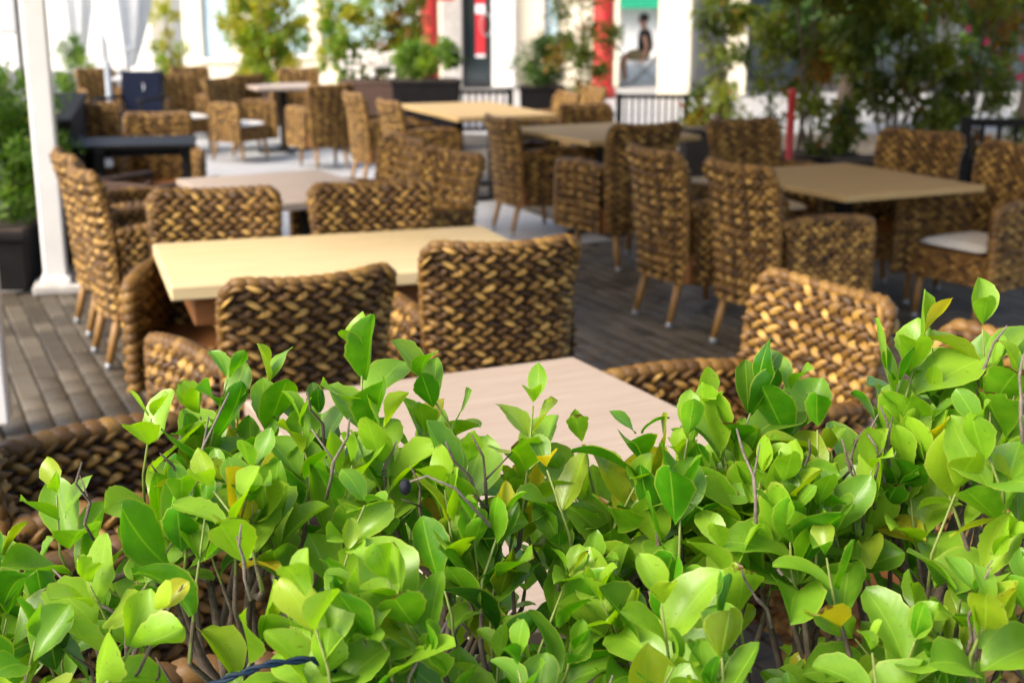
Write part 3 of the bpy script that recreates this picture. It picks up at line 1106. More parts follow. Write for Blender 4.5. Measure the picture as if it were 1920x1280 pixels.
def shrub(name, label, cat, loc, w_, d_, z0, z1, n, L, mat, seed, clumps=30, yellow=0.1, spread=0.16, pot=None, group=None, age=0.5, upright=0.3, shape='column', flowers=None, stems=7, wide=0.34):
    rs = np.random.default_rng(seed)
    t = thing(name, label, cat, (loc[0], loc[1], 0), 0, group)
    cs = []
    for k in range(clumps):
        zz = rs.uniform(0.05, 1)
        if shape == 'column':
            k_ = 0.75 + 0.25 * math.sin(zz * 3)
        elif shape == 'ball':
            k_ = math.sqrt(max(0.05, 1 - (2 * zz - 1) ** 2))
        else:
            k_ = 0.35 + 0.65 * zz
        a = rs.uniform(0, 2 * math.pi)
        q = rs.random() ** 0.5
        cs.append((q * k_ * w_ / 2 * math.cos(a), q * k_ * d_ / 2 * math.sin(a), z0 + (z1 - z0) * zz))
    sp = rs.uniform(0.6, 1.25, clumps) * spread
    pts, idx = clump_points(n, cs, rs, sp)
    pts[:, 2] = np.maximum(pts[:, 2], z0 * 0.6 + 0.02)
    dirs = rs.normal(0, 1, (n, 3)) + np.array([0, 0, upright])
    ca_ = rs.normal(age, 0.22, clumps)[idx] + rs.normal(0, 0.12, n)
    ye = np.clip((rs.random(clumps)[idx] < yellow) * rs.uniform(0.2, 0.9, n) + (rs.random(n) < yellow * 0.3) * 0.7, 0, 1)
    tints = np.stack([np.clip(ca_, 0, 1), ye, np.zeros(n)], 1)
    mb = MB()
    ls = L * rs.uniform(0.6, 1.3, n)
    leaf_quads(mb, pts, dirs, ls, ls * rs.uniform(0.6, 1.0, n) * wide * 0.55, tints, rs)
    tag(mb.build('foliage', mat, t), kind='stuff')
    zb = 0.02 if not pot else pot[2] * 0.85
    for k in range(stems):
        c = cs[rs.integers(0, clumps)]
        a = rs.uniform(0, 6.28)
        r0 = min(w_, d_) * 0.12
        p0 = (r0 * math.cos(a), r0 * math.sin(a), zb)
        pm = (0.5 * (p0[0] + c[0]) * 0.8, 0.5 * (p0[1] + c[1]) * 0.8, 0.5 * (zb + c[2]))
        MB().tube([p0, pm, c], [0.012, 0.009, 0.004], 6).build('stem', 'bark', t)
    if pot:
        pw, pd, ph, pm_ = pot
        o_ = MB().box((0, 0, ph / 2), (pw, pd, ph), 0, 0.012, top=1.06).build('planter', pm_, t)
        MB().box((0, 0, ph - 0.012), (pw * 1.1, pd * 1.1, 0.05), 0, 0.01).build('planter_rim', pm_, o_)
        MB().box((0, 0, ph + 0.012), (pw * 0.96, pd * 0.96, 0.03), 0, 0.006).build('soil', 'soil', o_)
    if flowers:
        fm, fn_, fz0, fz1, fs_ = flowers
        mf = MB()
        for k in range(fn_):
            c = cs[rs.integers(0, clumps)]
            x, y = c[0] + rs.normal(0, .06), -abs(c[1]) - rs.random() * 0.15
            z = rs.uniform(fz0, fz1)
            for q in range(5):
                a = q * 1.2566 + rs.random()
                mf.ball((x + fs_ * .6 * math.cos(a), y + rs.normal(0, .004), z + fs_ * .6 * math.sin(a)), (fs_ * .5, fs_ * .28, fs_ * .5), 6, 4)
        tag(mf.build('blossom', fm, t), kind='stuff')
    return t


GP = 'potted shrubs round the terrace'
shrub('boxed_shrub', 'tall green shrub filling the left picture edge', 'shrub', (-3.16, 8.3), .62, 1.0, .30, 1.27, 7000, .06, 'bush_bright', 101, 60, .06, .13, (.5, .9, .34, 'pot_dark'), GP, .30)
shrub('potted_shrub', 'green potted cypress in a dark pot beside the white post', 'shrub', (-5.45, 17.0), .42, .42, .45, 1.2, 2200, .06, 'bush_bright', 102, 26, .0, .10, (.36, .36, .36, 'pot_dark'), GP, .38, shape='ball')
shrub('potted_shrub', 'thin yellow-green shrub above the navy chair', 'shrub', (-5.1, 20.5), .6, .5, .4, 1.6, 1100, .10, 'bush_bright', 103, 16, .5, .14, (.5, .4, .4, 'pot_brown'), GP, .75, 1.0)
shrub('potted_shrub', 'big bright yellow-green shrub with orange tips on the left', 'shrub', (-3.45, 19.0), 1.15, .7, .42, 2.05, 6000, .13, 'bush_bright', 104, 75, .35, .13, (1.0, .5, .4, 'pot_brown'), GP, .92, 1.0)
shrub('potted_shrub', 'leafy shrub with reddish tips left of the first red column', 'shrub', (-2.25, 18.6), .85, .6, .40, 2.1, 3400, .12, 'bush_bright', 105, 60, .25, .12, (.8, .45, .4, 'pot_brown'), GP, .62, .8)
shrub('potted_shrub', 'leafy shrub above the white flowers, touching the first red column', 'shrub', (-1.52, 18.4), .75, .6, .40, 2.0, 3200, .12, 'bush_olive', 106, 55, .22, .12, (.75, .45, .4, 'pot_brown'), GP, .55, .8)
shrub('flower_trough', 'brown trough of small white flowers left of the bright green shrub', 'planter', (-1.66, 16.6), .95, .4, .78, 1.02, 1500, .06, 'bush_dark', 107, 24, .0, .09, (.8, .36, .72, 'pot_brown'), GP, .6, flowers=('flower_white', 70, .78, 1.08, .03))
shrub('boxed_shrub', 'low bright green shrub in a black trough by the dark door', 'shrub', (-.98, 15.6), .80, .5, .86, 1.16, 3400, .075, 'bush_bright', 108, 30, .03, .12, (.72, .42, .78, 'pot_dark'), GP, .42)
shrub('boxed_shrub', 'round dark green shrub below the cream wall', 'shrub', (.36, 16.2), .66, .55, .72, 1.22, 5200, .055, 'bush_dark', 109, 34, .0, .13, (.5, .45, .68, 'pot_dark'), GP, .55, shape='ball')
shrub('potted_shrub', 'loose dark shrub climbing round the second red column', 'shrub', (.86, 15.8), .80, .5, .42, 2.1, 2700, .095, 'bush_olive', 110, 30, .16, .16, (.6, .45, .42, 'pot_dark'), GP, .42, .4)
shrub('tall_bamboo', 'narrow tall bamboo right of the seated person', 'bamboo', (2.02, 13.4), .72, .6, .25, 2.5, 3000, .11, 'bush_olive', 111, 44, .10, .13, (.62, .5, .45, 'pot_dark'), GP, .50, -.2)
shrub('tall_bamboo', 'dense tall bamboo behind the big tan table, its left end', 'bamboo', (2.42, 11.0), .95, .7, .22, 2.5, 5200, .10, 'bush_olive', 112, 60, .10, .14, (.8, .5, .45, 'pot_dark'), GP, .48, -.25)
shrub('tall_bamboo', 'densest dark bamboo in the middle of the right-hand screen', 'bamboo', (2.98, 10.6), 1.0, .7, .22, 2.6, 5600, .11, 'bush_olive', 113, 60, .06, .15, (.9, .5, .45, 'pot_dark'), GP, .46, -.25)
shrub('tall_bamboo', 'bamboo with pink and orange blossoms at the right picture edge', 'bamboo', (3.72, 10.9), .9, .7, .22, 2.5, 4600, .10, 'bush_olive', 114, 52, .22, .15, (.85, .5, .45, 'pot_dark'), GP, .5, -.1, flowers=('flower_pink', 7, 1.1, 1.65, .03))


# ------------------------------------------------------------------ railings, columns, background
def railing(label, x0, y0, x1, y1, z0, z1, n, group='black railings'):
    t = thing('railing', label, 'railing', (x0, y0, 0), math.atan2(y1 - y0, x1 - x0), group)
    L_ = math.hypot(x1 - x0, y1 - y0)
    for z in (z0 + .02, z1 - .025):
        MB().box((L_ / 2, 0, z), (L_, .035, .05), 0, .006).build('rail', 'black_metal', t)
    for a in (0, L_):
        MB().box((a, 0, z1 / 2), (.07, .07, z1 + .02), 0, .006).build('post', 'black_metal', t)
    for k in range(n):
        x = L_ * (k + 1) / (n + 1)
        MB().box((x, 0, (z0 + z1) / 2), (.028, .022, z1 - z0 - .06), 0, .003).build('baluster', 'black_metal', t)
    return t


railing('black railing before the dark door, left of the round shrub', -.78, 16.6, -.02, 16.6, .12, .62, 8)
railing('black railing below the seated person', 1.30, 16.4, 2.10, 16.3, .10, .58, 9)
railing('black railing with a stout post at the right picture edge', 3.02, 8.95, 4.4, 8.75, .15, .93, 12)
railing('low black railing in the shade beside the tall left shrub', -3.3, 10.2, -2.75, 8.9, .12, .72, 8)


dt = thing('dark_trough', 'long dark planter wall in the shade left of the white post', 'planter', (-3.42, 9.95, 0), R(15), None)
MB().box((0, 0, .45), (.42, 2.7, .90), 0, .02).build('trough', 'pot_dark', dt)
MB().box((0, 0, .915), (.46, 2.74, .05), 0, .01).build('rim', 'pot_dark', dt)


def column(label, x, y, r, h):
    t = thing('red_column', label, 'column', (x, y, 0), 0, 'red columns')
    MB().lathe([(r * 1.25, 0.0), (r * 1.25, .12), (r * 1.05, .16), (r, .2), (r * .95, h * .7), (r * .9, h)], seg=20).build('shaft', 'red_paint', t, True)
    MB().box((0, 0, h + .06), (r * 2.6, r * 2.6, .12), 0, .01).build('capital', 'red_paint', t)
    return t


column('red round column left of the dark door', -1.52, 25.2, .17, 3.4)
column('red round column right of the round dark shrub', 1.62, 24.2, .19, 3.4)
tag(MB().lathe([(.045, 0), (.05, .01), (.032, .03), (.03, 1.0), (.036, 1.02), (.02, 1.05)], (2.10, 10.15, 0), 14).build('red_bollard', 'red_paint', smooth=True), 'slim red post below the bamboo', 'post')
tag(MB().lathe([(.06, 0), (.062, .01), (.04, .04), (.038, 1.0), (.03, 1.02)], (-4.55, 15.3, 0), 14).build('grey_bollard', 'grey_metal', smooth=True), 'short grey pole left of the navy chair', 'post')

# main facade
FY = 27.0
bd = thing('cafe_building', 'cream building with dark glass door and pale shop windows at the back', 'building', (0, FY, 0))
wl = MB()
H_ = 4.4


def px(p, Y=FY):
    return (p - 960) * Y / 2581


openings = [(375, 428, .55, 2.6, 'w'), (470, 575, .62, 2.6, 'w'), (600, 775, .62, 2.6, 'w'), (866, 922, .0, 2.5, 'd'), (1020, 1050, .5, 2.6, 'w')]
cur = px(338)
for a, b, z0, z1, k in openings:
    A, B = px(a), px(b)
    wl.box(((cur + A) / 2, .15, H_ / 2), (A - cur, .3, H_))
    if z0 > 0:
        wl.box(((A + B) / 2, .15, z0 / 2), (B - A, .3, z0))
    wl.box(((A + B) / 2, .15, (z1 + H_) / 2), (B - A, .3, H_ - z1))
    cur = B
wl.box(((cur + px(1162)) / 2, .15, H_ / 2), (px(1162) - cur, .3, H_))
wl.box((px(750), 4.0, H_ / 2), (px(1160) - px(340), 7.0, H_ - .01))
wl.build('wall', 'plaster_cream', bd)
MB().box((px(750), 3.8, H_ + .12), (px(1175) - px(325), 8.6, .22), 0, .02).build('roof', 'concrete', bd)
for a, b, z0, z1, k in openings:
    A, B = px(a), px(b)
    if k == 'w':
        wn = MB()
        fr = .05
        for xx in (A + fr / 2, B - fr / 2):
            wn.box((xx, .06, (z0 + z1) / 2), (fr, .08, z1 - z0 - .004), 0, .004)
        for zz in (z0 + fr / 2, z1 - fr / 2):
            wn.box(((A + B) / 2, .06, zz), (B - A - 2 * fr - .004, .078, fr), 0, .004)
        wo_ = wn.build('window', 'grey_metal', bd)
        MB().box(((A + B) / 2, .08, (z0 + z1) / 2), (B - A - fr, .012, z1 - z0 - fr)).build('pane', 'glass_pale', wo_)
        MB().box(((A + B) / 2, -.03, z0 - .03), (B - A + .1, .12, .05), 0, .006).build('sill', 'plaster_white', wo_)
    else:
        fr = .06
        dn = MB()
        for xx in (A + fr / 2, B - fr / 2):
            dn.box((xx, .05, (z0 + z1) / 2), (fr, .08, z1 - z0 - .004), 0, .004)
        dn.box(((A + B) / 2, .05, z1 - fr / 2), (B - A - 2 * fr - .004, .078, fr), 0, .004)
        dn.box(((A + B) / 2, .05, z0 + .06), (B - A - 2 * fr - .004, .078, .11), 0, .004)
        dr = dn.build('door', 'dark_frame', bd)
        MB().box(((A + B) / 2, .075, (z0 + z1) / 2), (B - A - fr, .014, z1 - z0 - fr)).build('pane', 'glass_dark', dr)
        # red and white strip on the glass and the ring handle
        sx0, sx1 = px(891), px(909)
        xm, sw = (sx0 + sx1) / 2, sx1 - sx0
        st_ = MB().box((xm, .058, 1.35), (sw, .010, 1.55)).build('sticker_strip', 'banner_red', dr)
        MB().box((xm, .049, .60), (sw, .008, .06)).build('sticker_strip', 'banner_white', dr)
        MB().box((xm, .049, 1.50), (sw, .008, .17), 0).build('sticker_strip', 'banner_white', dr)
        rg = MB()
        rc = (px(912), .0, 1.20)
        rg.tube([(rc[0] + .115 * math.cos(2 * math.pi * q / 24), rc[1] - .03, rc[2] + .21 * math.sin(2 * math.pi * q / 24)) for q in range(25)], .018, 8)
        rg.tube([(rc[0], -.03, rc[2] - .2), (rc[0], .05, rc[2] - .2)], .012, 6)
        rg.tube([(rc[0], -.03, rc[2] + .2), (rc[0], .05, rc[2] + .2)], .012, 6)
        rg.build('handle', 'foot_cap', dr, True)
MB().box((px(944), -.08, H_ / 2 - .1), (px(966) - px(922), .16, H_ - .2), 0, .01).build('pilaster', 'plaster_white', bd)
MB().box((px(847), -.04, H_ / 2 - .1), (px(866) - px(828), .08, H_ - .2), 0, .01).build('pilaster', 'concrete', bd)
MB().box((px(825), -.7, 1.78), (px(855) - px(795), .08, .24), 0, .01).build('sign_board', 'red_paint', bd)

# pier of cream wall behind the railing, with a second pier beyond the gate
pr = thing('cream_wall', 'cream wall pier right of the seated person', 'wall', (0, 24.2, 0))
MB().box((px(1272, 24), .2, 1.6), (px(1302, 24) - px(1243, 24), .4, 3.2), 0, .015).build('pier', 'plaster_cream', pr)
MB().box((px(1272, 24), .2, 3.24), (.75, .55, .08), 0, .01).build('coping', 'concrete', pr)
pr = thing('cream_wall', 'cream pier glimpsed through the narrow bamboo', 'wall', (0, 24.4, 0))
MB().box((px(1395, 24), .2, 1.6), (.32, .4, 3.2), 0, .015).build('pier', 'plaster_cream', pr)
MB().box((px(1395, 24), .2, 3.24), (.45, .5, .08), 0, .01).build('coping', 'concrete', pr)

# far white shop with a green awning
sh = thing('far_shop', 'white shop with a green awning behind the seated person', 'building', (0, 40, 0))
MB().box((5.2, 2.0, 2.2), (8.4, 4.0, 4.4)).build('wall', 'plaster_white', sh)
aw = MB()
aw.add([(2.4, -.02, 2.1), (5.3, -.02, 2.1), (5.3, -.5, 1.75), (2.4, -.5, 1.75), (2.4, -.5, 1.42), (5.3, -.5, 1.42),
        (2.4, -.02, 2.06), (5.3, -.02, 2.06), (5.3, -.47, 1.71), (2.4, -.47, 1.71), (2.4, -.47, 1.42), (5.3, -.47, 1.42)],
       [(0, 3, 2, 1), (3, 4, 5, 2), (6, 7, 8, 9), (9, 8, 11, 10), (4, 10, 11, 5), (0, 1, 7, 6), (0, 6, 9, 3), (3, 9, 10, 4), (1, 2, 8, 7), (2, 5, 11, 8)])
aw.build('awning', 'awning_green', sh)
MB().box((6.6, -.03, 1.2), (1.0, .05, 2.2), 0, .01).build('door', 'glass_dark', sh)
MB().box((8.2, -.03, 1.35), (1.5, .05, 1.5), 0, .01).build('window', 'glass_pale', sh)

# right-hand grey building behind the bamboo screen
gb = thing('grey_building', 'shaded grey shopfront behind the right-hand bamboo', 'building', (0, 26, 0))
MB().box((8.6, 2.0, 2.3), (10.2, 4.0, 4.6)).build('wall', 'plaster_grey', gb)
for k in range(4):
    x = 4.9 + k * 2.1
    wn = MB().box((x + .35, -.02, 1.45), (1.5, .06, 2.5), 0, .01).build('window', 'dark_frame', gb)
    MB().box((x + .35, -.056, 1.45), (1.36, .012, 2.36)).build('pane', 'glass_dark', wn)

# left: white house, folded parasol, trees, wall, road
wh = thing('white_house', 'white house far behind the white post', 'building', (0, 33, 0))
MB().box((-11.0, 2.5, 2.2), (4.6, 5.0, 4.4)).build('wall', 'plaster_white', wh)
MB().box((-11.0, 2.5, 4.5), (5.2, 5.6, .2), 0, .02).build('roof', 'concrete', wh)
for k, x in enumerate((-12.3, -10.2)):
    wn = MB().box((x, -.02, 1.5), (.7, .08, 1.1), 0, .01).build('window', 'white_paint', wh)
    MB().box((x, -.066, 1.5), (.56, .012, .96)).build('pane', 'glass_pale', wn)


def parasol(label, x, y, r, z0, z1):
    t = thing('folded_parasol', label, 'parasol', (x, y, 0), 0, 'folded white parasols')
    MB().tube([(0, 0, 0.06), (0, 0, z1 + .1)], .028, 10).build('pole', 'white_paint', t, True)
    MB().lathe([(.26, 0), (.28, .02), (.28, .07), (.1, .1)], seg=20).build('base', 'concrete', t)
    mb = MB()
    seg, rings = 48, 14
    vs_, fs = [], []
    for i in range(rings):
        q = i / (rings - 1)
        z = z0 + (z1 - z0) * q
        rr = r * (0.30 + 0.9 * math.sin(min(1, q * 1.25) * 1.5)) * (1 - .75 * max(0, q - .55) / .45)
        for k in range(seg):
            a = 2 * math.pi * k / seg
            f_ = 1 + .24 * math.sin(a * 8 + q * 2.0) * (1 - .6 * q)
            vs_.append((rr * f_ * math.cos(a), rr * f_ * math.sin(a), z + .03 * math.sin(a * 8)))
    for i in range(rings - 1):
        for k in range(seg):
            fs.append((i * seg + k, i * seg + (k + 1) % seg, (i + 1) * seg + (k + 1) % seg, (i + 1) * seg + k))
    fs.append(tuple(range((rings - 1) * seg, rings * seg)))
    mb.add(vs_, fs)
    c = mb.build('canopy', 'parasol_cloth', t, True)
    MB().lathe([(r * .52, -.02), (r * .56, .0), (r * .56, .05), (r * .52, .07)], (0, 0, z0 + (z1 - z0) * .12), 24).build('strap', 'parasol_cloth', c, True)
    return t


parasol('folded white parasol above the navy chair', -5.15, 18.2, .34, .82, 2.7)
parasol('folded white parasol right beside the white post', -6.1, 19.0, .26, .7, 2.7)
column_w = thing('white_pillar', 'slim white pillar between the folded parasols', 'pillar', (-6.55, 21.5, 0))
MB().box((0, 0, 1.6), (.3, .3, 3.2), 0, .02).build('shaft', 'white_paint', column_w)
MB().box((0, 0, .08), (.42, .42, .16), 0, .02).build('base', 'white_paint', column_w)


def tree(label, x, y, h, r, seed, mat='bush_dark', n=5000, L=.22):
    rs = np.random.default_rng(seed)
    t = thing('broadleaf_tree', label, 'tree', (x, y, 0), 0, 'trees behind the terrace')
    MB().tube([(0, 0, 0), (.05, 0, h * .3), (0, .05, h * .6), (.05, 0, h * .85)], [.16, .12, .08, .03], 10).build('trunk', 'bark', t, True)
    cs = []
    for k in range(34):
        d_ = rs.normal(0, 1, 3)
        d_ /= np.linalg.norm(d_)
        q = rs.random() ** .4
        c = (d_[0] * r * q, d_[1] * r * q, h * .60 + d_[2] * h * .40 * q)
        cs.append(c)
        if k < 9:
            MB().tube([(0, 0, h * .35), (c[0] * .5, c[1] * .5, h * .35 + (c[2] - h * .35) * .6), c], [.06, .035, .01], 6).build('limb', 'bark', t)
    pts, idx = clump_points(n, cs, rs, rs.uniform(.5, 1.0, 34) * r * .42)
    pts[:, 2] = np.maximum(pts[:, 2], .35)
    tints = np.stack([np.clip(rs.normal(.45, .22, 34)[idx] + rs.normal(0, .1, n), 0, 1), (rs.random(n) < .03) * .6, np.zeros(n)], 1)
    mb = MB()
    ls = L * rs.uniform(.6, 1.3, n)
    leaf_quads(mb, pts, rs.normal(0, 1, (n, 3)), ls, ls * .3, tints, rs)
    tag(mb.build('crown', mat, t), kind='stuff')
    return t


tree('dark tree in the top left corner', -14.6, 37.0, 4.6, 2.0, 201)
tree('dark tree glimpsed left of the cream building', -9.1, 38.0, 4.8, 1.5, 202)
tree('dark tree behind the bamboo at the far right', 7.0, 18.3, 4.2, 1.8, 203)
tree('dark tree behind the middle of the bamboo screen', 4.35, 17.6, 3.8, 1.2, 204)
gw = thing('garden_wall', 'low white garden wall at the far left', 'wall', (-15.0, 35.0, 0))
MB().box((0, 0, .62), (7.4, .25, 1.24), 0, .01).build('wall', 'plaster_white', gw)
MB().box((0, 0, 1.27), (7.5, .34, .06), 0, .01).build('coping', 'concrete', gw)
shrub('clipped_hedge', 'bright green hedge on the white garden wall', 'hedge', (-13.4, 35.6), 3.4, .6, 1.0, 1.55, 2600, .14, 'bush_bright', 205, 40, .0, .22, None, None, .4, stems=5)
tag(MB().add([(-22, 33.2, -.018), (-7.5, 33.2, -.018), (-7.5, 34.8, -.018), (-22, 34.8, -.018)], [(0, 1, 2, 3)]).build('verge', 'grass'), kind='structure')
tag(MB().add([(-40, 24.5, -.024), (-7.4, 24.5, -.024), (-7.4, 33.0, -.024), (-40, 33.0, -.024)], [(0, 1, 2, 3)]).build('road', 'asphalt'), kind='structure')
tag(MB().box((-9.9, 22.4, .30), (.34, .34, .60), 0, .03, top=1.1).build('litter_bin', 'pot_dark'), 'dark bin on the bright pavement left of the white post', 'bin')
lp = thing('lamp_post', 'dark lamp post in the top left corner', 'lamp post', (-9.95, 27.6, 0))
MB().lathe([(.12, 0), (.12, .3), (.06, .36), (.05, 3.6), (.03, 3.7)], seg=14).build('pole', 'dark_frame', lp, True)
MB().lathe([(.05, 0), (.16, .1), (.2, .42), (.05, .55)], (0, 0, 3.66), 14).build('lantern', 'glass_pale', lp, True)


# ------------------------------------------------------------------ seated person on a folding chair
def skin_mesh(name, verts, edges, radii, root, mat, parent, sub=2):
    me = bpy.data.meshes.new(name)
    me.from_pydata(verts, edges, [])
    o = bpy.data.objects.new(name, me)
    col.objects.link(o)
    o.modifiers.new('skin', 'SKIN')
    for i, r_ in enumerate(radii):
        sv = me.skin_vertices[0].data[i]
        sv.radius = (r_, r_) if not hasattr(r_, '__len__') else r_
        sv.use_root = (i == root)
    s_ = o.modifiers.new('sub', 'SUBSURF')
    s_.levels = s_.render_levels = sub
    dg = bpy.context.evaluated_depsgraph_get()
    m2 = bpy.data.meshes.new_from_object(o.evaluated_get(dg))
    bpy.data.objects.remove(o)
    m2.name = name
    m2.materials.clear()
    m2.materials.append(MATS[mat])
    m2.polygons.foreach_set('use_smooth', [True] * len(m2.polygons))
    ob = bpy.data.objects.new(name, m2)
    col.objects.link(ob)
    ob.parent = parent
    return ob


pe = thing('person', 'person in black top and khaki shorts sitting far back by the red column', 'person', (2.74, 28.0, 0), R(75))
SH = .50
V, E, RD = [], [], []


def vtx(p, r_, prev=None):
    V.append(p)
    RD.append(r_)
    if prev is not None:
        E.append((prev, len(V) - 1))
    return len(V) - 1


pel = vtx((0, 0, SH + .10), (.15, .12))
ab_ = vtx((0, .0, SH + .28), (.135, .10), pel)
che = vtx((0, .03, SH + .46), (.155, .105), ab_)
nk = vtx((0, .03, SH + .60), (.055, .055), che)
hd0 = vtx((0, .06, SH + .68), (.066, .075), nk)
hd1 = vtx((0, .07, SH + .77), (.075, .092), hd0)
hd2 = vtx((0, .06, SH + .86), (.058, .072), hd1)
for sx in (-1, 1):
    s1 = vtx((sx * .19, .02, SH + .52), (.056, .056), che)
    e1 = vtx((sx * .235, -.06, SH + .26), (.043, .043), s1)
    w1 = vtx((sx * .235, -.02, SH + .04), (.030, .030), e1)
    h1 = vtx((sx * .235, .03, SH - .03), (.034, .018), w1)
    for q, (dx, ln) in enumerate(((-.03, .07), (-.01, .085), (.01, .08), (.03, .065))):
        a1 = vtx((sx * .235 + dx, .055, SH - .045 - ln * .4), .0095, h1)
        vtx((sx * .235 + dx, .075, SH - .045 - ln), .008, a1)
    th = vtx((sx * .235 - sx * .04, .04, SH - .035), .010, h1)
    vtx((sx * .235 - sx * .06, .065, SH - .05), .008, th)
    hp = vtx((sx * .10, .05, SH + .08), (.095, .09), pel)
    kn = vtx((sx * .13, .44, SH + .06), (.065, .065), hp)
    cf = vtx((sx * .13, .46, SH - .15), (.055, .055), kn)
    ak = vtx((sx * .13, .42, .09), (.036, .036), cf)
    ft = vtx((sx * .13, .48, .04), (.042, .032), ak)
    vtx((sx * .14, .60, .03), (.036, .022), ft)
body = skin_mesh('body', V, E, RD, pel, 'skin', pe)
# face relief, hair, clothes, shoes
fc = MB()
fc.ball((0, .165, SH + .76), (.014, .022, .022), 8, 6)
fc.build('nose', 'skin', pe, True)
hr = MB()
hr.ball((0, .045, SH + .82), (.088, .105, .095), 14, 10)
hr.build('hair', 'hair', pe, True)
skin_mesh('top', [(0, 0, SH + .12), (0, 0, SH + .28), (0, .03, SH + .46), (0, .03, SH + .55), (-.17, .02, SH + .53), (.17, .02, SH + .53), (-.205, -.02, SH + .42), (.205, -.02, SH + .42)],
          [(0, 1), (1, 2), (2, 3), (2, 4), (2, 5), (4, 6), (5, 7)], [(.21, .19), (.20, .17), (.215, .17), (.10, .10), (.085, .085), (.085, .085), (.075, .075), (.075, .075)], 0, 'black_cloth', pe)
skin_mesh('shorts', [(0, 0, SH + .13), (0, .02, SH + .09), (-.105, .10, SH + .085), (.105, .10, SH + .085), (-.125, .38, SH + .065), (.125, .38, SH + .065)],
          [(0, 1), (1, 2), (1, 3), (2, 4), (3, 5)], [(.20, .18), (.18, .16), (.135, .13), (.135, .13), (.115, .115), (.115, .115)], 0, 'khaki_cloth', pe)
for sx in (-1, 1):
    MB().box((sx * .135, .51, .045), (.09, .26, .085), 0, .03).build('shoe', 'banner_white', pe, True)
fcst = thing('folding_chair', 'metal folding chair under the seated person', 'chair', (2.74, 28.0, 0), R(75))
MB().box((0, .03, SH - .035), (.44, .42, .03), 0, .01).build('seat', 'white_paint', fcst)
for sx in (-1, 1):
    MB().tube([(sx * .21, -.28, .0), (sx * .21, .24, SH - .05)], .014, 8).build('leg', 'grey_metal', fcst)
    MB().tube([(sx * .235, .28, .0), (sx * .235, -.20, SH - .04), (sx * .235, -.26, SH + .12)], .014, 8).build('leg', 'grey_metal', fcst)
MB().box((0, -.27, SH + .16), (.47, .025, .10), 0, .008).build('backrest', 'grey_metal', fcst)

# ------------------------------------------------------------------ the hedge in the foreground
tag(MB().box((0, 1.42, -.0), (3.2, .74, .06), 0, .01).build('planting_bed', 'soil'), kind='structure')
hedge = thing('hedge', 'glossy bright green privet hedge in sharp focus along the bottom', 'hedge', (0, 1.45, 0))
HX, HY = 0.0, 1.45
OUT_X = np.array([-.95, -.62, -.55, -.44, -.34, -.20, -.17, -.12, -.06, .0, .06, .13, .22, .30, .38, .44, .50, .58, .66, .95])
OUT_H = np.array([1.07, 1.08, 1.15, 1.20, 1.255, 1.24, 1.275, 1.23, 1.195, 1.20, 1.175, 1.20, 1.215, 1.245, 1.20, 1.235, 1.30, 1.32, 1.33, 1.33])


def leaf_blade(base, d, up, L, W, fold, curl, twist, r_, cut=None):
    """one ovate leaf: nine stations along, five across; returns verts, faces, uv"""
    nu_, nv_ = 14, 5
    bel = r_.uniform(1.0, 1.35)
    d = d.normalized()
    s = d.cross(up)
    s = s.normalized() if s.length > 1e-4 else d.orthogonal().normalized()
    n = s.cross(d)
    us = np.linspace(0, 1, nu_)
    vs2 = np.linspace(-1, 1, nv_)
    prof = np.sin(np.pi * us ** bel) ** 0.66
    prof[0], prof[-1] = 0.06, 0.05
    prof = prof * (1 + 0.10 * us)
    if cut is not None:
        prof[us > cut] *= 0.72
    wob = r_.normal(0, 0.04, nu_)
    ph = r_.uniform(0, 6.28)
    pts, uv = [], []
    ang = 0.0
    p = base.copy()
    step = L / (nu_ - 1)
    dd = d.copy()
    for i, u in enumerate(us):
        tw = twist * u
        sn = s * math.cos(tw) + n * math.sin(tw)
        nn = dd.cross(sn) * -1.0
        nn = sn.cross(dd)
        for v in vs2:
            hw = W * prof[i] * (1 + wob[i])
            lift = fold * abs(v) ** 1.3 * hw + 0.14 * W * math.sin(ph + u * 6 + v * 1.5) * abs(v)
            q = p + sn * (v * hw) + nn * lift
            pts.append((q.x, q.y, q.z))
            uv.append((u, 0.5 + 0.5 * v))
        rot = Matrix.Rotation(curl / (nu_ - 1), 3, s)
        dd = (rot @ dd).normalized()
        p = p + dd * step
        if cut is not None and u >= cut:
            step = L * 0.012
    fs_ = [(i * nv_ + j, (i + 1) * nv_ + j, (i + 1) * nv_ + j + 1, i * nv_ + j + 1) for i in range(nu_ - 1) for j in range(nv_ - 1)]
    return pts, fs_, uv


rh = np.random.default_rng(77)
rl = random.Random(5)
LEAVES = []      # (score, verts, faces, uv, tint)
SHOOTS = []      # (base, mid, tip, young)


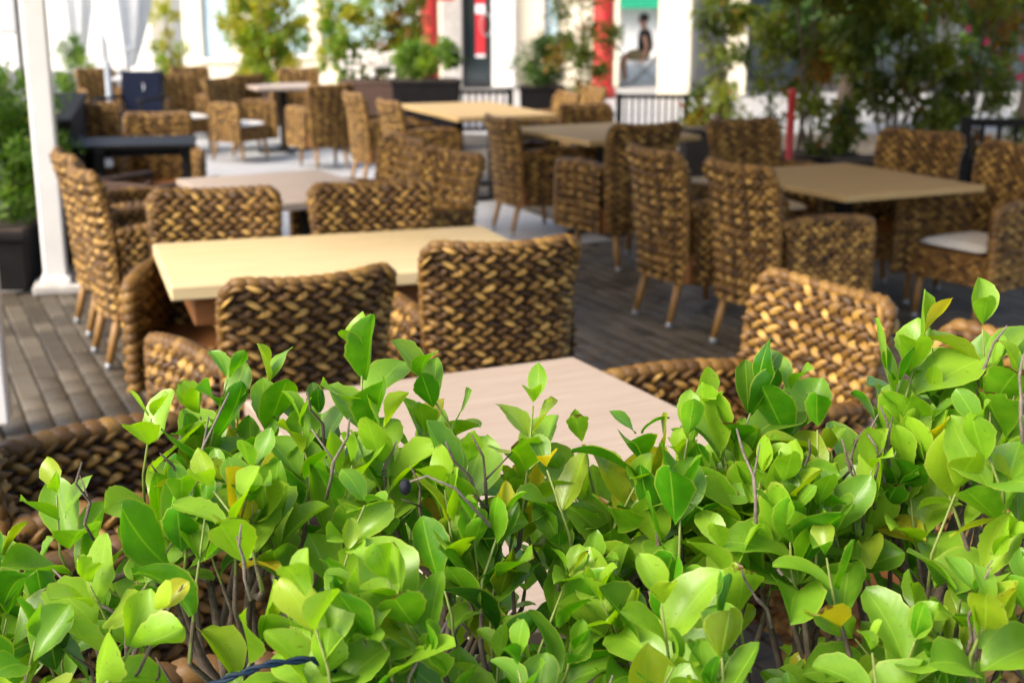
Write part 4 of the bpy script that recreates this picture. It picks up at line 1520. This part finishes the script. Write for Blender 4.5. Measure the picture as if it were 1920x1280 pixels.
def add_shoot(tip, L, tilt, young, size, pairs):
    dirv = Vector((tilt[0], tilt[1], 1)).normalized()
    base = tip - dirv * L + Vector((rl.uniform(-.02, .02), rl.uniform(-.02, .02), 0))
    mid = (base + tip) * 0.5 + Vector((rl.uniform(-.012, .012), rl.uniform(-.012, .012), 0))
    SHOOTS.append((base, mid, tip, young))
    az = rl.uniform(0, math.pi)
    age0 = rl.gauss(0.54 if not young else 0.86, 0.17)
    for k in range(pairs):
        q = 1 - k * (0.72 / max(1, pairs - 1)) if pairs > 1 else 1
        c = base.lerp(tip, q)
        open_ = R(17 + 36 * (1 - q) ** 0.8 + rl.uniform(-12, 18))
        sz = size * (0.62 + 0.55 * min(1, (1 - q) * 2.2)) * rl.uniform(0.85, 1.15)
        for sgn in (0, math.pi):
            if k > 0 and rl.random() < 0.10:
                continue
            a = az + sgn + rl.uniform(-.35, .35)
            side = Vector((math.cos(a), math.sin(a), 0.0))
            side = (side - dirv * side.dot(dirv)).normalized()
            d = dirv * math.cos(open_) + side * math.sin(open_)
            upv = dirv * math.sin(open_) - side * math.cos(open_)
            Ll = sz * rl.uniform(0.88, 1.12)
            W = Ll * rl.uniform(0.25, 0.33)
            cut = rl.uniform(0.55, 0.75) if rl.random() < 0.07 else None
            pts, fs_, uv = leaf_blade(c + d * 0.006, d, upv, Ll, W, rl.uniform(.10, .75), rl.uniform(-1.0, .6), rl.uniform(-.8, .8), rh, cut)
            age = min(1, max(0, age0 + rl.gauss(0, .10) + 0.18 * (q - .5)))
            ye = 0.0
            x_ = rl.random()
            if x_ < 0.022:
                ye = rl.uniform(.7, 1)
            elif x_ < 0.14:
                ye = rl.uniform(.1, .38)
            dm = .85 if cut is not None else (rl.uniform(.55, .75) if rl.random() < .10 else 0.0)
            cx = sum(p[0] for p in pts) / len(pts)
            cyy = sum(p[1] for p in pts) / len(pts)
            cz = sum(p[2] for p in pts) / len(pts)
            LEAVES.append([(cx, cyy, cz), Ll, pts, fs_, uv, (age, ye, dm)])
        az += math.pi / 2


# crown shoots along the top of the hedge, in the order of the photograph's outline
tops = [(-.60, 1.45, 1.10), (-.545, 1.5, 1.165), (-.43, 1.5, 1.235), (-.385, 1.55, 1.22), (-.335, 1.5, 1.285), (-.295, 1.55, 1.265), (-.245, 1.5, 1.23), (-.175, 1.5, 1.315), (-.15, 1.45, 1.24),
        (-.105, 1.5, 1.285), (-.05, 1.45, 1.205), (-.075, 1.4, 1.19), (.025, 1.5, 1.255), (.04, 1.45, 1.20), (.085, 1.5, 1.20), (.145, 1.45, 1.235), (.20, 1.45, 1.235), (.185, 1.4, 1.19), (.235, 1.5, 1.255),
        (.29, 1.5, 1.275), (.33, 1.55, 1.265), (.355, 1.5, 1.235), (.30, 1.4, 1.20), (.41, 1.45, 1.20), (.455, 1.5, 1.315), (.485, 1.55, 1.36), (.50, 1.5, 1.29), (.56, 1.55, 1.375), (.585, 1.5, 1.33),
        (.49, 1.4, 1.225), (.555, 1.4, 1.235), (.62, 1.45, 1.30), (.64, 1.5, 1.36)]
for x, y, z in tops:
    add_shoot(Vector((x, y + rl.uniform(-.03, .03), z - .02 - (.035 if x > .44 else 0) - (.02 if x < -.5 else 0))), rl.uniform(.13, .19), (rl.uniform(-.25, .25), rl.uniform(-.25, .15)), rl.random() < .45, rl.uniform(.068, .084), rl.choice((3, 4, 4)))
for k in range(262):
    x = rl.uniform(-.72, .72)
    lay = rl.random()
    ht = float(np.interp(x, OUT_X, OUT_H))
    if lay < 0.38:        # upper layer
        y = rl.uniform(1.34, 1.62)
        z = ht - rl.uniform(.035, .12) - abs(y - 1.5) * .12
    elif lay < 0.84:      # front face
        y = rl.uniform(1.16, 1.36)
        z = rl.uniform(1.7 - .56 * y - .06, min(ht - .07, 1.15))
    else:                 # behind and inside
        y = rl.uniform(1.5, 1.72)
        z = rl.uniform(.84, ht - .10)
    # the thin place at the lower left where the chairs show through
    if -.60 < x < -.30 and z < 1.12 and rl.random() < .80:
        continue
    if -.30 < x < -.06 and z < .98 and rl.random() < .45:
        continue
    tl = (rl.gauss(0, .30), rl.gauss(-.14 if y < 1.36 else 0, .25))
    add_shoot(Vector((x, y, z)), rl.uniform(.10, .18), tl, rl.random() < .28, rl.uniform(.062, .080) * (1 if y > 1.3 else .92), rl.choice((3, 4, 4)))

# stems up from the bed
stems = []
for k in range(26):
    x = -.85 + 1.7 * k / 25 + rl.uniform(-.02, .02)
    y0 = 1.44 + rl.uniform(-.1, .1)
    pts = []
    xx, yy = x, y0
    for q in range(7):
        z = .02 + q * .165
        pts.append(Vector((xx, yy, z)))
        xx += rl.uniform(-.035, .035)
        yy += rl.uniform(-.03, .03)
    stems.append(pts)
    MB().tube(pts, [.013 - .0014 * q for q in range(7)], 8).build('stem', 'bark', hedge, True, (-HX, -HY, 0))
SP = [(p, si) for si, st in enumerate(stems) for p in st[2:]]
br = MB()
gt = MB()
for base, mid, tip, young in SHOOTS:
    best = min(SP, key=lambda s: (s[0] - base).length + (0.25 if s[0].z > base.z - .03 else 0))[0]
    e = base.lerp(best, .5) + Vector((rl.uniform(-.02, .02), rl.uniform(-.02, .02), -.015))
    br.tube([best, e, base, base.lerp(mid, .5)], [.0062, .0046, .0032, .0024], 6, False)
    gt.tube([base, mid, tip], [.0024, .0018, .0011], 6)
tag(br.build('branch', 'bark', hedge, True, (-HX, -HY, 0)), kind='stuff')
tag(gt.build('shoot', 'twig_green', hedge, True, (-HX, -HY, 0)), kind='stuff')
# bare dead twigs poking out
for k in range(64):
    x = rl.uniform(-.6, .62)
    y = rl.uniform(1.18, 1.5)
    ht = float(np.interp(x, OUT_X, OUT_H))
    z = (ht + rl.uniform(-.05, .035)) if k < 20 else rl.uniform(.9, ht - .05)
    tip = Vector((x, y if k >= 20 else rl.uniform(1.36, 1.5), z))
    d = Vector((rl.gauss(0, .35), rl.gauss(-.1, .3), 1)).normalized()
    Ld = rl.uniform(.07, .15)
    b0 = tip - d * Ld
    md = (b0 + tip) * .5 + Vector((rl.gauss(0, .006), rl.gauss(0, .006), 0))
    k1 = b0.lerp(md, .5) + Vector((rl.gauss(0, .004), rl.gauss(0, .004), 0))
    k2 = md.lerp(tip, .5) + Vector((rl.gauss(0, .005), rl.gauss(0, .005), 0))
    mb = MB().tube([b0, k1, k1.lerp(md, .9), md, k2, k2.lerp(tip, .2), tip], [.0021, .0018, .0023, .0016, .0014, .0018, .0008], 6)
    if rl.random() < .5:
        d2 = (d + Vector((rl.gauss(0, .8), rl.gauss(0, .8), .2))).normalized()
        mb.tube([md, md + d2 * Ld * .35], [.0014, .0008], 5)
    mb.build('dead_twig', rl.choice(('twig_grey', 'bark')), hedge, True, (-HX, -HY, 0))
# leaves: those that show largest are parts, the rest one mass
cp, sp_ = math.cos(R(14.4)), math.sin(R(14.4))


def leaf_show(lf):
    (x, y, z), L = lf[0], lf[1]
    dep = y * cp + (1.7 - z) * sp_
    u = x / dep
    v = (y * sp_ - (1.7 - z) * cp) / dep
    if abs(u) > .39 or abs(v) > .262:
        return -1
    ht = float(np.interp(x, OUT_X, OUT_H))
    return L / dep - 0.06 * max(0, y - 1.40) - (0.05 * max(0, ht - z - .12) if y > 1.36 else 0)


LEAVES.sort(key=leaf_show, reverse=True)
mass = MB()
for i, (c, L, pts, fs_, uv, ti) in enumerate(LEAVES):
    if i < 300:
        P0 = np.array(pts[2])
        mb = MB().add(np.array(pts) - P0, fs_, ti, uv)
        mb.build('leaf', 'hedge_leaf', hedge, True, (P0[0] - HX, P0[1] - HY, P0[2]))
    else:
        mass.add(pts, fs_, ti, uv)
tag(mass.build('leaf', 'hedge_leaf', hedge, True, (-HX, -HY, 0)), kind='stuff')
# black berry on a bent stalk
bc = Vector((-.108, 1.27, 1.222))
bs = MB().tube([bc + Vector((.005, 0, .006)), bc + Vector((.022, .0, .012)), bc + Vector((.05, .01, -.005)), bc + Vector((.085, .02, -.05))], [.0011, .0012, .0015, .0018], 6).build('berry_stalk', 'twig_grey', hedge, True, (-HX, -HY, 0))
MB().ball((0, 0, 0), (.0062, .006, .0085), 14, 10).build('berry', 'berry', hedge, True, tuple(bc - Vector((HX, HY, 0))))

# string light cable lying in the hedge
cb = thing('string_light', 'dark blue twisted light cable lying in the lower left hedge', 'light cable', (-.27, 1.17, 1.085))
p_ = [Vector((-.06, .02, -.06)), Vector((-.035, .0, -.035)), Vector((.0, -.01, -.015)), Vector((.035, -.005, -.004)), Vector((.075, .01, -.006)), Vector((.10, .03, -.03))]
cur_ = []
for i in range(len(p_) - 1):
    for q in range(6):
        cur_.append(p_[i].lerp(p_[i + 1], q / 6))
for ph in (0, math.pi):
    MB().tube([c + Vector((0, math.cos(i * .9 + ph), math.sin(i * .9 + ph))) * .0022 for i, c in enumerate(cur_)], .0021, 6).build('wire', 'cable_blue', cb, True)
MB().lathe([(.002, 0), (.0055, .004), (.006, .012), (.003, .02)], (-.045, .0, -.062), 10).build('bulb', 'clear_bulb', cb, True)
